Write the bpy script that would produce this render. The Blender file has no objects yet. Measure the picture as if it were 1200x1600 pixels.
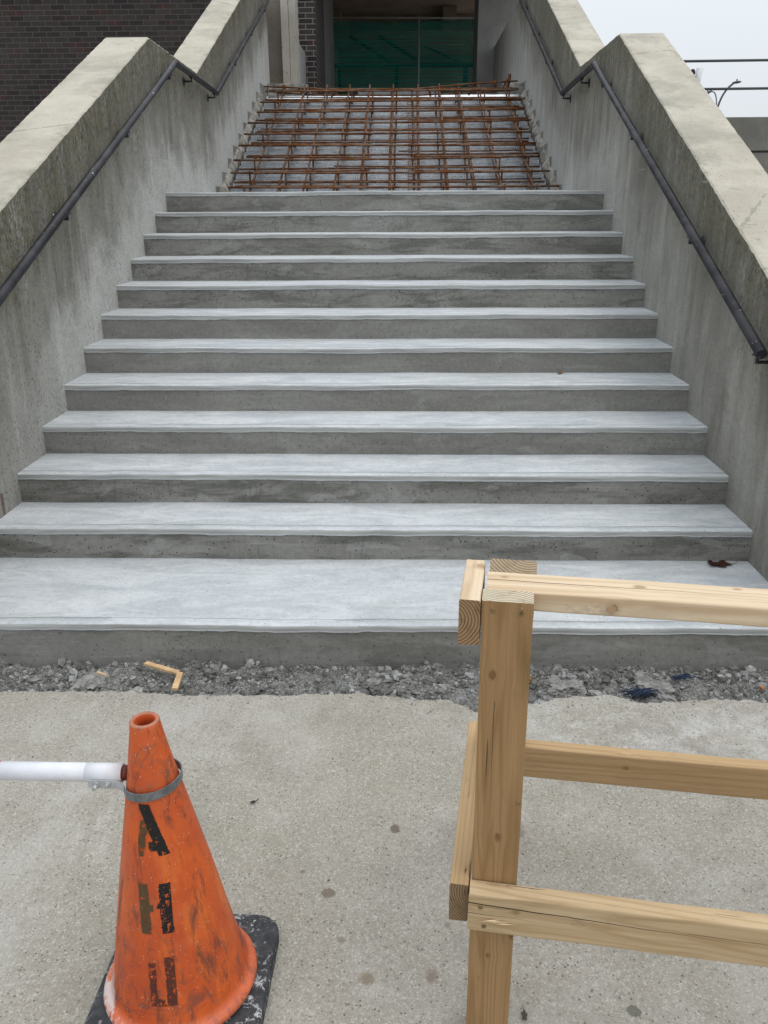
import bpy, bmesh, math, random
from mathutils import Vector, Matrix, noise
random.seed(7)
R_ = math.radians
scn = bpy.context.scene
COL = scn.collection

# ------------------------------------------------------------------ camera
CAM = Vector((0.16704, -3.54975, 1.51955))
TH, YAW, ROLL = 0.346182, -0.0246669, -0.0046997
c, s = math.cos(YAW), math.sin(YAW); ct, st = math.cos(TH), math.sin(TH); cr, sr = math.cos(ROLL), math.sin(ROLL)
Rt = Vector((c, -s, 0)); F0 = Vector((s, c, 0))
Fw = F0*ct + Vector((0, 0, -st)); Up = F0*st + Vector((0, 0, ct))
right = Rt*cr + Up*sr; up = Up*cr - Rt*sr
cam = bpy.data.cameras.new('camera'); cam.lens = 29.25; cam.sensor_width = 36; cam.clip_start = 0.05; cam.clip_end = 2000
co = bpy.data.objects.new('camera', cam); COL.objects.link(co)
M = Matrix((( right.x, up.x, -Fw.x, CAM.x), (right.y, up.y, -Fw.y, CAM.y), (right.z, up.z, -Fw.z, CAM.z), (0, 0, 0, 1)))
co.matrix_world = M
scn.camera = co
scn.render.resolution_x = 768; scn.render.resolution_y = 1024

# ------------------------------------------------------------------ sky, sun, exposure
SUN_EL, SUN_AZ = R_(70), R_(112)          # azimuth clockwise from +y (behind the camera, to the right)
w = bpy.data.worlds.new('World'); scn.world = w; w.use_nodes = True
wn = w.node_tree; bg = wn.nodes['Background']
sky = wn.nodes.new('ShaderNodeTexSky'); sky.sky_type = 'NISHITA'; sky.sun_disc = False
sky.sun_elevation = SUN_EL; sky.sun_rotation = SUN_AZ; sky.air_density = 1.0; sky.dust_density = 4.0; sky.ozone_density = 1.0
hs = wn.nodes.new('ShaderNodeMix'); hs.data_type = 'RGBA'; hs.inputs[0].default_value = 0.86
hs.inputs[7].default_value = (7.9, 8.32, 8.7, 1)      # overcast cloud layer
wn.links.new(sky.outputs[0], hs.inputs[6])
# overcast: the zenith is about twice as bright as the horizon
wtc = wn.nodes.new('ShaderNodeTexCoord'); wsp = wn.nodes.new('ShaderNodeSeparateXYZ'); wn.links.new(wtc.outputs['Generated'], wsp.inputs[0])
wm = wn.nodes.new('ShaderNodeMath'); wm.operation = 'MULTIPLY_ADD'; wm.use_clamp = False; wn.links.new(wsp.outputs[2], wm.inputs[0]); wm.inputs[1].default_value = 0.95; wm.inputs[2].default_value = 0.92
wx = wn.nodes.new('ShaderNodeVectorMath'); wx.operation = 'SCALE'; wn.links.new(hs.outputs[2], wx.inputs[0]); wn.links.new(wm.outputs[0], wx.inputs['Scale'])
wn.links.new(wx.outputs[0], bg.inputs[0])
bg.inputs[1].default_value = 0.106
sl = bpy.data.lights.new('sun', 'SUN'); sl.energy = 0.6; sl.angle = R_(40); sl.color = (1, 0.955, 0.89)
so = bpy.data.objects.new('sun', sl); COL.objects.link(so)
sd = Vector((math.sin(SUN_AZ)*math.cos(SUN_EL), math.cos(SUN_AZ)*math.cos(SUN_EL), math.sin(SUN_EL)))
so.rotation_euler = sd.to_track_quat('Z', 'Y').to_euler()
so.location = (6, -8, 14)
scn.view_settings.view_transform = 'Standard'; scn.view_settings.look = 'None'
scn.view_settings.exposure = 0.0; scn.view_settings.gamma = 1

# ------------------------------------------------------------------ material toolkit
class NT:
    def __init__(s, name, rough=0.85, metal=0.0, spec=0.3):
        s.m = bpy.data.materials.new(name); s.m.use_nodes = True
        s.t = s.m.node_tree; s.b = s.t.nodes['Principled BSDF']
        s.b.inputs['Roughness'].default_value = rough; s.b.inputs['Metallic'].default_value = metal
        s.b.inputs['Specular IOR Level'].default_value = spec
        s.tc = s.n('ShaderNodeTexCoord'); s.obj = s.tc.outputs['Object']
        s._xyz = None
    def n(s, k): return s.t.nodes.new(k)
    def put(s, sock, v):
        if hasattr(v, 'links'): s.t.links.new(v, sock)
        elif isinstance(v, (tuple, list)):
            sock.default_value = (*v, 1) if (len(v) == 3 and sock.type == 'RGBA') else v
        else: sock.default_value = v
    def xyz(s):
        if s._xyz is None:
            k = s.n('ShaderNodeSeparateXYZ'); s.put(k.inputs[0], s.obj); s._xyz = k.outputs
        return s._xyz
    def map(s, scale=(1, 1, 1), loc=(0, 0, 0), rot=(0, 0, 0), v=None):
        k = s.n('ShaderNodeMapping'); s.put(k.inputs[0], v or s.obj)
        k.inputs[1].default_value = loc; k.inputs[2].default_value = rot; k.inputs[3].default_value = scale
        return k.outputs[0]
    def noise(s, scale=5, detail=4, rough=.55, v=None, dist=0):
        k = s.n('ShaderNodeTexNoise'); s.put(k.inputs['Vector'], v or s.obj)
        k.inputs['Scale'].default_value = scale; k.inputs['Detail'].default_value = detail
        k.inputs['Roughness'].default_value = rough; k.inputs['Distortion'].default_value = dist
        return k.outputs[0]
    def vor(s, scale=20, v=None, out='Distance', feat='F1'):
        k = s.n('ShaderNodeTexVoronoi'); k.feature = feat; s.put(k.inputs['Vector'], v or s.obj)
        k.inputs['Scale'].default_value = scale
        return k.outputs[out]
    def math(s, op, a, b=0.0, c_=0.0, clamp=False):
        k = s.n('ShaderNodeMath'); k.operation = op; k.use_clamp = clamp
        s.put(k.inputs[0], a); s.put(k.inputs[1], b); s.put(k.inputs[2], c_)
        return k.outputs[0]
    def ss(s, v, a, b, lo=0.0, hi=1.0):        # smooth step from a to b
        k = s.n('ShaderNodeMapRange'); k.interpolation_type = 'SMOOTHSTEP'
        s.put(k.inputs[0], v); s.put(k.inputs[1], a); s.put(k.inputs[2], b); s.put(k.inputs[3], lo); s.put(k.inputs[4], hi)
        return k.outputs[0]
    def mix(s, f, a, b, mode='MIX'):
        k = s.n('ShaderNodeMix'); k.data_type = 'RGBA'; k.blend_type = mode
        s.put(k.inputs[0], f); s.put(k.inputs[6], a); s.put(k.inputs[7], b)
        return k.outputs[2]
    def mul(s, a, b): return s.math('MULTIPLY', a, b)
    def bump(s, h, strength=.5, dist=.005, prev=None):
        k = s.n('ShaderNodeBump'); k.inputs['Strength'].default_value = strength; k.inputs['Distance'].default_value = dist
        s.put(k.inputs['Height'], h)
        if prev is not None: s.put(k.inputs['Normal'], prev)
        s.t.links.new(k.outputs[0], s.b.inputs['Normal']); return k.outputs[0]
    def color(s, cvar): s.put(s.b.inputs['Base Color'], cvar); return s.m
    def pits(s, scale, thr, dens, v=None):
        """small scattered holes: 1 inside a hole"""
        k = s.n('ShaderNodeTexVoronoi'); s.put(k.inputs['Vector'], v or s.obj); k.inputs['Scale'].default_value = scale
        sep = s.n('ShaderNodeSeparateColor'); s.t.links.new(k.outputs['Color'], sep.inputs[0])
        size = s.math('MULTIPLY', s.ss(sep.outputs[0], 1-dens, 1.0), thr)
        return s.math('LESS_THAN', k.outputs['Distance'], size)

def vgrey(v, t=(1, .99, .96)): return (v*t[0], v*t[1], v*t[2])

# inner faces of the stair walls: weathered board-formed concrete
def mat_wall(side):
    m = NT('weathered_wall_concrete', .92)
    X, Y, Z = m.xyz()
    cop = m.math('ADD', m.math('MINIMUM', m.math('MULTIPLY_ADD', Y, .44, 1.24), 2.75), m.math('MAXIMUM', m.math('MULTIPLY_ADD', Y, .44, -2.19), 0.0))
    d = m.math('SUBTRACT', m.math('MINIMUM', cop, 4.27), Z)
    nos = m.math('ADD', m.math('MINIMUM', m.math('MULTIPLY_ADD', Y, .4288, .152), 1.676), m.math('MAXIMUM', m.math('MULTIPLY_ADD', Y, .4288, -2.15), 0.0))
    h = m.math('SUBTRACT', Z, nos)
    big = m.noise(1.3, 5, .6)
    streak = m.noise(1.0, 6, .66, m.map((1, 4.2, .7)), 1.1)
    streak2 = m.noise(1.0, 7, .74, m.map((1, 11, 2.2)), .9)
    fine = m.noise(120, 3, .6)
    col = m.mix(m.ss(big, .3, .72), vgrey(.185, (1, .965, .84)), vgrey(.28, (1, .97, .865)))
    col = m.mix(m.mul(m.ss(streak, .48, .68), .6), col, (.125, .118, .095))
    col = m.mix(m.mul(m.ss(streak, .48, .3), .35), col, (.44, .435, .41))
    # algae and soot below the coping
    dn = m.math('ADD', d, m.math('MULTIPLY_ADD', streak2, 1.7, -.9))
    al = m.mul(m.ss(dn, .75, .0), m.ss(streak2, .36, .6))
    col = m.mix(m.mul(al, .72), col, (.095, .082, .048))
    sp = m.mul(m.ss(m.math('ADD', d, m.math('MULTIPLY_ADD', m.noise(9, 4, .6), .9, -.45)), .42, .05), m.ss(m.noise(75, 3, .7, m.map((1, 1, .6))), .50, .60))
    col = m.mix(m.mul(sp, .62), col, (.05, .048, .035))
    mossn = m.noise(4.5, 7, .72, m.map((1, 1, .8), (3, 1, 5)))
    mm = m.mul(m.ss(m.math('ADD', d, m.math('MULTIPLY_ADD', mossn, 2.2, -1.1)), .62, .12), m.ss(m.noise(52, 4, .75, m.map((1, 1, .45))), .44, .6))
    col = m.mix(m.mul(mm, .78 if side < 0 else .6), col, m.mix(m.ss(m.noise(23, 4, .7), .42, .6), (.045, .043, .028), (.15, .13, .055)))
    blo = m.ss(m.noise(2.6, 7, .75, m.map((1, 1, .7), (8, 2, 1))), .56, .66)
    col = m.mix(m.mul(blo, .3), col, (.12, .11, .085))
    rust = m.mul(m.ss(m.noise(1.0, 4, .6, m.map((1, 5, .9), (3, 1, 2))), .6, .75), m.ss(d, 1.2, .2))
    col = m.mix(m.mul(rust, .5), col, (.2, .13, .06))
    # pale cement wash where the new treads were cast
    hn = m.math('ADD', h, m.math('MULTIPLY_ADD', m.noise(3.2, 5, .65), .9, -.45))
    wash = m.mul(m.ss(hn, .50, .05), m.ss(Y, -.2, 1.6 if side < 0 else 4.2))
    col = m.mix(m.mul(wash, .75 if side < 0 else .4), col, (.50, .50, .475))
    # vertical runs of pale wash further up
    runs = m.mul(m.ss(m.noise(1.0, 5, .65, m.map((1, 5.5, .35), (0, 4, 0))), .52, .72), m.ss(h, 1.1, .1))
    col = m.mix(m.mul(runs, .55 if side < 0 else .3), col, (.52, .52, .50))
    # upper flight: the old steps left their saw-tooth profile; fresh cuts lie dark below it, splashes pale above it
    n = m.math('FLOOR', m.math('DIVIDE', m.math('SUBTRACT', Y, 5.12), .3553))
    saw = m.math('MULTIPLY_ADD', n, .15234, 1.62)
    hs_ = m.math('SUBTRACT', Z, m.math('MINIMUM', saw, 3.14))
    up_ = m.math('GREATER_THAN', Y, 4.9)
    abv = m.mul(m.mul(m.ss(m.math('ADD', hs_, m.math('MULTIPLY_ADD', m.noise(1.0, 5, .6, m.map((1, 6, 1.2))), 1.3, -.65)), .45, .1), m.math('GREATER_THAN', hs_, 0.0)), up_)
    col = m.mix(m.mul(abv, .85 if side < 0 else .45), col, (.50, .50, .475))
    blw = m.mul(m.math('LESS_THAN', hs_, 0.0), up_)
    col = m.mix(m.mul(blw, .85), col, m.mix(m.ss(m.noise(9, 4), .4, .6), (.13, .125, .11), (.22, .215, .195)))
    # joints between pours
    for yj in ((6.77,) if side < 0 else (9.94, 7.2)):
        j = m.math('LESS_THAN', m.math('ABSOLUTE', m.math('SUBTRACT', m.math('MULTIPLY_ADD', m.noise(3), .02, Y), yj)), .006)
        col = m.mix(m.mul(j, .8), col, (.07, .07, .06) if side < 0 or yj < 8 else (.5, .5, .48))
    # pin holes, drawn out downward
    wv_ = m.n('ShaderNodeVectorMath'); wv_.operation = 'ADD'; m.put(wv_.inputs[0], m.obj)
    nk = m.n('ShaderNodeTexNoise'); nk.inputs['Scale'].default_value = 70; m.put(nk.inputs['Vector'], m.obj)
    sk = m.n('ShaderNodeVectorMath'); sk.operation = 'SCALE'; m.t.links.new(nk.outputs['Color'], sk.inputs[0]); sk.inputs['Scale'].default_value = .016; m.t.links.new(sk.outputs[0], wv_.inputs[1])
    p = m.pits(1.0, .36, .5, m.map((44, 44, 27), v=wv_.outputs[0])); p2 = m.pits(1.0, .42, .4, m.map((85, 85, 52), v=wv_.outputs[0]))
    dns = m.ss(m.noise(1.6, 3), .42, .55)
    pits = m.math('MAXIMUM', m.mul(p, dns), m.mul(p2, m.math('MULTIPLY_ADD', dns, .5, .5)))
    col = m.mix(m.mul(pits, .55), col, (.065, .06, .048))
    col = m.mix(.5, col, m.mix(fine, (0, 0, 0), (1, 1, 1)), 'OVERLAY')
    col = m.mix(.35, col, m.mix(m.noise(28, 6, .75), (0, 0, 0), (1, 1, 1)), 'OVERLAY')
    if side < 0:       # rust run at the foot of the left wall
        dy = m.math('ABSOLUTE', m.math('SUBTRACT', Y, .168)); rm = m.mul(m.ss(dy, .022, .006), m.mul(m.ss(Z, .02, .2), m.math('LESS_THAN', Z, .265)))
        col = m.mix(m.mul(rm, .8), col, (.12, .05, .035))
    scr = m.ss(m.noise(1.0, 3, .5, m.map((1, 1.2, 30), (2, 3, 1), (R_(35), 0, 0))), .72, .78)
    col = m.mix(m.mul(scr, .25), col, (.6, .6, .58))
    m.color(col)
    b1 = m.bump(m.math('SUBTRACT', m.math('ADD', m.mul(fine, .25), m.mul(m.noise(25, 4), .6)), m.mul(pits, 1.0)), .55, .006)
    return m.m

def mat_coping():
    m = NT('pale_coping_concrete', .9)
    X, Y, Z = m.xyz()
    col = m.mix(m.ss(m.noise(2.4, 6, .62), .33, .68), (.39, .36, .295), (.50, .465, .39))
    ed = m.ss(m.math('ABSOLUTE', m.math('SUBTRACT', m.math('ABSOLUTE', X), 1.915)), .07, .165)
    li = m.mul(m.ss(m.noise(48, 5, .75, m.map((1, .7, .7))), .60, .66), m.math('ADD', m.mul(ed, .6), m.mul(m.ss(m.noise(3, 3), .52, .66), .7)))
    col = m.mix(m.mul(li, .75), col, (.11, .105, .075))
    gr = m.mul(m.ss(m.noise(6, 6, .75), .50, .66), m.math('MULTIPLY_ADD', ed, .8, .2))
    col = m.mix(m.mul(gr, .6), col, (.21, .195, .14))
    co2 = m.mul(m.ss(m.noise(1.7, 5, .7, m.map(loc=(5, 5, 5))), .52, .64), .45); col = m.mix(co2, col, (.27, .26, .22))
    p = m.pits(75, .32, .22)
    col = m.mix(m.mul(p, .6), col, (.16, .14, .11))
    cr_ = m.n('ShaderNodeTexVoronoi'); cr_.feature = 'DISTANCE_TO_EDGE'; m.put(cr_.inputs['Vector'], m.map((.4, 1.1, .4), (.3, .35, 0))); cr_.inputs['Scale'].default_value = 1.0
    cl = m.mul(m.math('LESS_THAN', m.math('ADD', cr_.outputs[0], m.math('MULTIPLY_ADD', m.noise(14, 4), .03, -.015)), .0022), .5)
    col = m.mix(cl, col, (.2, .19, .16))
    f = m.noise(160, 3, .6)
    col = m.mix(.3, col, m.mix(f, (0, 0, 0), (1, 1, 1)), 'OVERLAY')
    m.color(col); m.bump(m.math('SUBTRACT', m.math('ADD', f, m.mul(m.noise(20, 4), 2)), m.mul(p, 2)), .35, .003)
    return m.m

def mat_tread():
    m = NT('trowelled_tread_concrete', .8, spec=.35)
    X, Y, Z = m.xyz()
    inf = m.n('ShaderNodeObjectInfo'); off = m.n('ShaderNodeVectorMath'); off.operation = 'ADD'
    m.put(off.inputs[0], m.obj); cm = m.n('ShaderNodeCombineXYZ'); m.put(cm.inputs[0], m.mul(inf.outputs['Random'], 31.0)); m.t.links.new(cm.outputs[0], off.inputs[1])
    v = off.outputs[0]
    sw = m.noise(2.4, 6, .62, m.map((1, 3.2, 1), v=v), 1.2)
    col = m.mix(m.ss(sw, .32, .68), (.405, .43, .445), (.545, .565, .575))
    tro = m.noise(1.0, 5, .6, m.map((3.5, 60, 1), (0, 0, 0), (0, 0, R_(8)), v=v), 2.5)
    col = m.mix(m.mul(m.ss(tro, .52, .7), .38), col, (.42, .43, .43))
    tr2 = m.noise(1.0, 4, .6, m.map((5, 40, 1), (4, 2, 0), (0, 0, R_(-24)), v=v), 1.5)
    col = m.mix(m.mul(m.ss(tr2, .62, .74), .3), col, (.66, .67, .67))
    pa = m.ss(m.noise(1.1, 6, .7, m.map((1, 2, 1), (7, 7, 0), v=v), .5), .52, .64); col = m.mix(m.mul(pa, .35), col, (.36, .375, .365))
    p = m.pits(75, .26, .28, v)
    col = m.mix(m.mul(p, .6), col, (.14, .14, .13))
    f = m.noise(190, 4, .75)
    g5 = m.noise(34, 6, .78); col = m.mix(.3, col, m.mix(g5, (0, 0, 0), (1, 1, 1)), 'OVERLAY')
    col = m.mix(.32, col, m.mix(f, (0, 0, 0), (1, 1, 1)), 'OVERLAY')
    m.color(col); m.bump(m.math('SUBTRACT', m.math('ADD', m.mul(tro, 1.4), m.mul(sw, 2.2)), p), .35, .003)
    return m.m

def mat_nosing():
    m = NT('rubbed_nosing_concrete', .8)
    st1 = m.noise(1.0, 5, .6, m.map((3, 30, 55)))
    col = m.mix(m.ss(st1, .3, .7), (.26, .265, .255), (.42, .425, .415))
    m.color(col); m.bump(st1, .3, .002)
    return m.m

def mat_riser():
    m = NT('dark_riser_concrete', .82)  # darker base colour than the treads
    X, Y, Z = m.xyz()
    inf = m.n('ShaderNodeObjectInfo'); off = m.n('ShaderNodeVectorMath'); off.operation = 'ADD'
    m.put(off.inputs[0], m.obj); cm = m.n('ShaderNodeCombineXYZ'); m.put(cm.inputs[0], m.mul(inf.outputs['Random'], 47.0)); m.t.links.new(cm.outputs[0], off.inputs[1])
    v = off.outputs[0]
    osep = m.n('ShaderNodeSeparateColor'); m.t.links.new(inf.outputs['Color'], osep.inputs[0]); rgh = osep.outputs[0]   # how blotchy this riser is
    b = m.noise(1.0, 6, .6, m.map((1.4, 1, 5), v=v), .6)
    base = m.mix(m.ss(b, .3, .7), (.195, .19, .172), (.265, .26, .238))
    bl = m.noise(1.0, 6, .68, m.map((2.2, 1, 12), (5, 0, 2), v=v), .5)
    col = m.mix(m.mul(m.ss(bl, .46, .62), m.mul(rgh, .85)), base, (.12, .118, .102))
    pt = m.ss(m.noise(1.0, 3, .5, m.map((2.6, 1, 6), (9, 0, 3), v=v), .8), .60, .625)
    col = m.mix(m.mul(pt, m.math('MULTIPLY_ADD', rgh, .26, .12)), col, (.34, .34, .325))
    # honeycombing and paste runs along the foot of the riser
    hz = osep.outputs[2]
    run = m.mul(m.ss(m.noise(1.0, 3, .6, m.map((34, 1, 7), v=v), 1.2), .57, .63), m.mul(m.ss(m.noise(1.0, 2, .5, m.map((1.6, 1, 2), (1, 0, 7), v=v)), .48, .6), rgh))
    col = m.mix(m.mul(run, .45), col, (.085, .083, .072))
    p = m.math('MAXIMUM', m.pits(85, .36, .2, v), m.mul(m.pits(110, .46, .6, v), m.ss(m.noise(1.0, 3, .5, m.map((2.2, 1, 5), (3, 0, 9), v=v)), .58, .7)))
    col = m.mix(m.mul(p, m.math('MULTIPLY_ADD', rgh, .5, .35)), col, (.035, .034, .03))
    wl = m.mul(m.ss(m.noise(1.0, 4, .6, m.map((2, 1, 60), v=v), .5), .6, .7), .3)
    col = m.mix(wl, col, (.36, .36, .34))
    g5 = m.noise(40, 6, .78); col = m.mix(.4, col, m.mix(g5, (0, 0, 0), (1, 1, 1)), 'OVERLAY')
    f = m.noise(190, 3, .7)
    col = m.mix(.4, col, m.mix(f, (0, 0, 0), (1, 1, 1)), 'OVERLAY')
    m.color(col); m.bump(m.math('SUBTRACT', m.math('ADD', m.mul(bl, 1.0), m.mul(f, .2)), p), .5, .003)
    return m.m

def mat_pavement():
    m = NT('worn_pavement_concrete', .92)
    X, Y, Z = m.xyz()
    big = m.noise(1.1, 6, .6); mid = m.noise(5.5, 6, .65)
    col = m.mix(m.ss(big, .3, .7), (.285, .265, .215), (.345, .325, .285))
    col = m.mix(m.mul(m.ss(mid, .5, .72), .4), col, (.42, .40, .365))
    col = m.mix(m.mul(m.ss(mid, .46, .28), .5), col, (.27, .255, .225))
    m3 = m.noise(17, 6, .7)
    col = m.mix(m.mul(m.ss(m3, .5, .7), .2), col, (.46, .44, .40))
    col = m.mix(m.mul(m.ss(m3, .48, .3), .2), col, (.22, .205, .175))
    # dry white tracks
    tr = m.mul(m.ss(m.noise(1.0, 6, .7, m.map((7, 1.3, 1), (1.7, .4, 0), (0, 0, R_(6)))), .58, .72), m.ss(m.noise(2.0, 3, .6, m.map((1, 1, 1), (4, 9, 0))), .42, .6))
    col = m.mix(m.mul(tr, .5), col, (.56, .55, .52))
    # dusty pale area to the right near the trench
    dd = m.mul(m.ss(X, .35, .8), m.mul(m.ss(Y, -1.55, -1.15), m.ss(m.noise(9, 5, .7), .42, .62)))
    col = m.mix(m.mul(dd, .55), col, (.55, .545, .53))
    edg = m.ss(Y, -1.09, -.93)
    col = m.mix(m.mul(edg, .45), col, (.30, .275, .23))
    # exposed aggregate speckle
    k = m.n('ShaderNodeTexVoronoi'); m.put(k.inputs['Vector'], m.obj); k.inputs['Scale'].default_value = 260
    sc = m.n('ShaderNodeSeparateColor'); m.t.links.new(k.outputs['Color'], sc.inputs[0])
    ag = m.mix(m.ss(sc.outputs[1], .2, .9), (.19, .17, .145), (.54, .52, .48))
    col = m.mix(m.mul(m.ss(sc.outputs[0], .35, .9), .5), col, ag)
    g6 = m.noise(75, 6, .8); col = m.mix(.45, col, m.mix(g6, (0, 0, 0), (1, 1, 1)), 'OVERLAY')
    k2 = m.n('ShaderNodeTexVoronoi'); m.put(k2.inputs['Vector'], m.obj); k2.inputs['Scale'].default_value = 85
    s2 = m.n('ShaderNodeSeparateColor'); m.t.links.new(k2.outputs['Color'], s2.inputs[0])
    blob = m.mul(m.math('LESS_THAN', m.math('ADD', k2.outputs['Distance'], m.math('MULTIPLY_ADD', m.noise(150, 2), .5, -.25)), .33), m.math('GREATER_THAN', s2.outputs[0], .955))
    col = m.mix(m.mul(blob, .7), col, m.mix(s2.outputs[1], (.10, .09, .08), (.42, .40, .37)))
    p = m.pits(120, .34, .30)
    col = m.mix(m.mul(p, .75), col, (.075, .068, .058))
    wr = m.ss(m.noise(2.1, 7, .78, m.map((1, 1, 1), (2, 7, 0)), .6), .53, .62)
    col = m.mix(m.mul(wr, .36), col, (.20, .185, .155))
    lt = m.ss(m.noise(1.6, 5, .7, m.map(loc=(6, 2, 0)), .5), .52, .66); col = m.mix(m.mul(lt, .28), col, (.46, .45, .42))
    sf = m.ss(m.noise(1.0, 5, .7, m.map((5, 34, 1), (1, 1, 0), (0, 0, R_(35))), .6), .66, .74)
    col = m.mix(m.mul(sf, .35), col, (.5, .49, .46))
    # spilled drops and oil marks
    nz = m.noise(38, 4, .65)
    for (x, y, r, cc, sp_) in ((.146, -1.611, .016, (.11, .085, .065), 1), (-.026, -1.855, .018, (.15, .115, .085), 1), (.089, -2.11, .026, (.20, .155, .105), 0), (.237, -2.099, .02, (.20, .16, .125), 0), (-.1, -1.78, .009, (.15, .12, .1), 0),
                          (.681, -2.18, .016, (.12, .115, .10), 1), (.5, -1.62, .02, (.2, .18, .16), 0), (-.62, -1.5, .02, (.25, .22, .18), 0), (.02, -2.0, .012, (.2, .17, .14), 0), (.79, -1.95, .012, (.19, .17, .14), 0), (.28, -1.95, .01, (.2, .17, .15), 0)):
        dx = m.math('SUBTRACT', X, x); dy = m.math('SUBTRACT', Y, y)
        dd_ = m.math('SQRT', m.math('ADD', m.mul(dx, dx), m.mul(dy, dy)))
        mk = m.ss(m.math('ADD', dd_, m.math('MULTIPLY_ADD', nz, r*1.9, -r*.95)), r*1.05, r*(.85 if sp_ else .4))
        col = m.mix(m.mul(mk, .8), col, cc)
    m.color(col)
    m.bump(m.math('SUBTRACT', m.math('ADD', m.mul(m.noise(140, 3, .7), .8), m.mul(m.noise(18, 4), .8)), m.mul(p, 1.0)), .6, .004)
    return m.m

def mat_rubble(name='rubble_stone', a=(.12, .118, .108), b=(.36, .36, .345)):
    m = NT(name, .95)
    g = m.n('ShaderNodeNewGeometry')
    col = m.mix(m.math('POWER', g.outputs['Random Per Island'], 1.5), a, b)
    col = m.mix(.6, col, m.mix(m.noise(90, 4, .7), (.1, .1, .1), (.9, .9, .9)), 'OVERLAY')
    m.color(col); m.bump(m.noise(150, 4, .7), .6, .003); return m.m

def mat_dirt():
    m = NT('grey_crushed_fill', .97)
    col = m.mix(m.ss(m.noise(14, 6, .7), .35, .65), (.07, .066, .052), (.24, .238, .22))
    v = m.vor(170, out='Color'); sc = m.n('ShaderNodeSeparateColor'); m.t.links.new(v, sc.inputs[0])
    col = m.mix(m.mul(sc.outputs[0], .5), col, (.42, .42, .41))
    br = m.ss(m.noise(2.2, 4, .6, m.map(loc=(.4, 0, 0))), .55, .7)
    col = m.mix(m.mul(br, .4), col, (.13, .115, .065))
    m.color(col); m.bump(m.math('ADD', m.vor(170), m.noise(60, 5, .7)), .9, .008); return m.m

def mat_plain_conc(name, a, b, sc=2.0, pit=True):
    m = NT(name, .9)
    col = m.mix(m.ss(m.noise(sc, 6, .6), .3, .7), a, b)
    st_ = m.noise(1.0, 5, .65, m.map((9, 9, .8)))
    col = m.mix(m.mul(m.ss(st_, .55, .75), .4), col, tuple(x*.6 for x in a))
    if pit:
        p = m.pits(22, .25, .3); col = m.mix(m.mul(p, .5), col, (.06, .06, .05))
    f = m.noise(60, 4, .65)
    col = m.mix(.25, col, m.mix(f, (0, 0, 0), (1, 1, 1)), 'OVERLAY')
    m.color(col); m.bump(f, .4, .006); return m.m

def mat_brick():
    m = NT('dark_brown_brick', .85)
    X, Y, Z = m.xyz()
    cv = m.n('ShaderNodeCombineXYZ'); m.put(cv.inputs[0], m.math('ADD', X, Y)); m.put(cv.inputs[1], Z)
    k = m.n('ShaderNodeTexBrick'); m.put(k.inputs['Vector'], cv.outputs[0])
    k.inputs['Scale'].default_value = 1.0; k.inputs['Brick Width'].default_value = .216; k.inputs['Row Height'].default_value = .0727
    k.inputs['Mortar Size'].default_value = .0062; k.inputs['Mortar Smooth'].default_value = .25; k.inputs['Bias'].default_value = -.1
    k.inputs['Color1'].default_value = (.027, .022, .021, 1); k.inputs['Color2'].default_value = (.056, .044, .042, 1)
    near = m.ss(X, -2.2, -1.7)
    k.inputs['Mortar'].default_value = (.1, .1, .1, 1)
    mort = m.mix(near, (.092, .082, .077), (.23, .215, .2))
    # a few redder bricks
    wn_ = m.n('ShaderNodeTexWhiteNoise'); wn_.noise_dimensions = '2D'
    row = m.math('FLOOR', m.math('DIVIDE', Z, .0727))
    par = m.mul(m.math('MODULO', row, 2.0), .5)
    colm = m.math('FLOOR', m.math('ADD', m.math('DIVIDE', m.math('ADD', X, Y), .216), par))
    c2 = m.n('ShaderNodeCombineXYZ'); m.put(c2.inputs[0], colm); m.put(c2.inputs[1], row); m.t.links.new(c2.outputs[0], wn_.inputs[0])
    red = m.ss(wn_.outputs[0], .90, .99)
    bc = m.mix(m.mul(red, .8), k.outputs['Color'], (.06, .026, .022))
    bc = m.mix(.5, bc, m.mix(m.noise(40, 4), (.2, .2, .2), (.8, .8, .8)), 'OVERLAY')
    bc = m.mix(m.mul(m.ss(m.noise(.9, 4), .45, .7), .35), bc, (.06, .052, .05))
    col = m.mix(k.outputs['Fac'], bc, mort)
    m.color(col)
    m.bump(m.math('SUBTRACT', m.mul(m.noise(60, 3), .3), k.outputs['Fac']), .6, .006); return m.m

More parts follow.
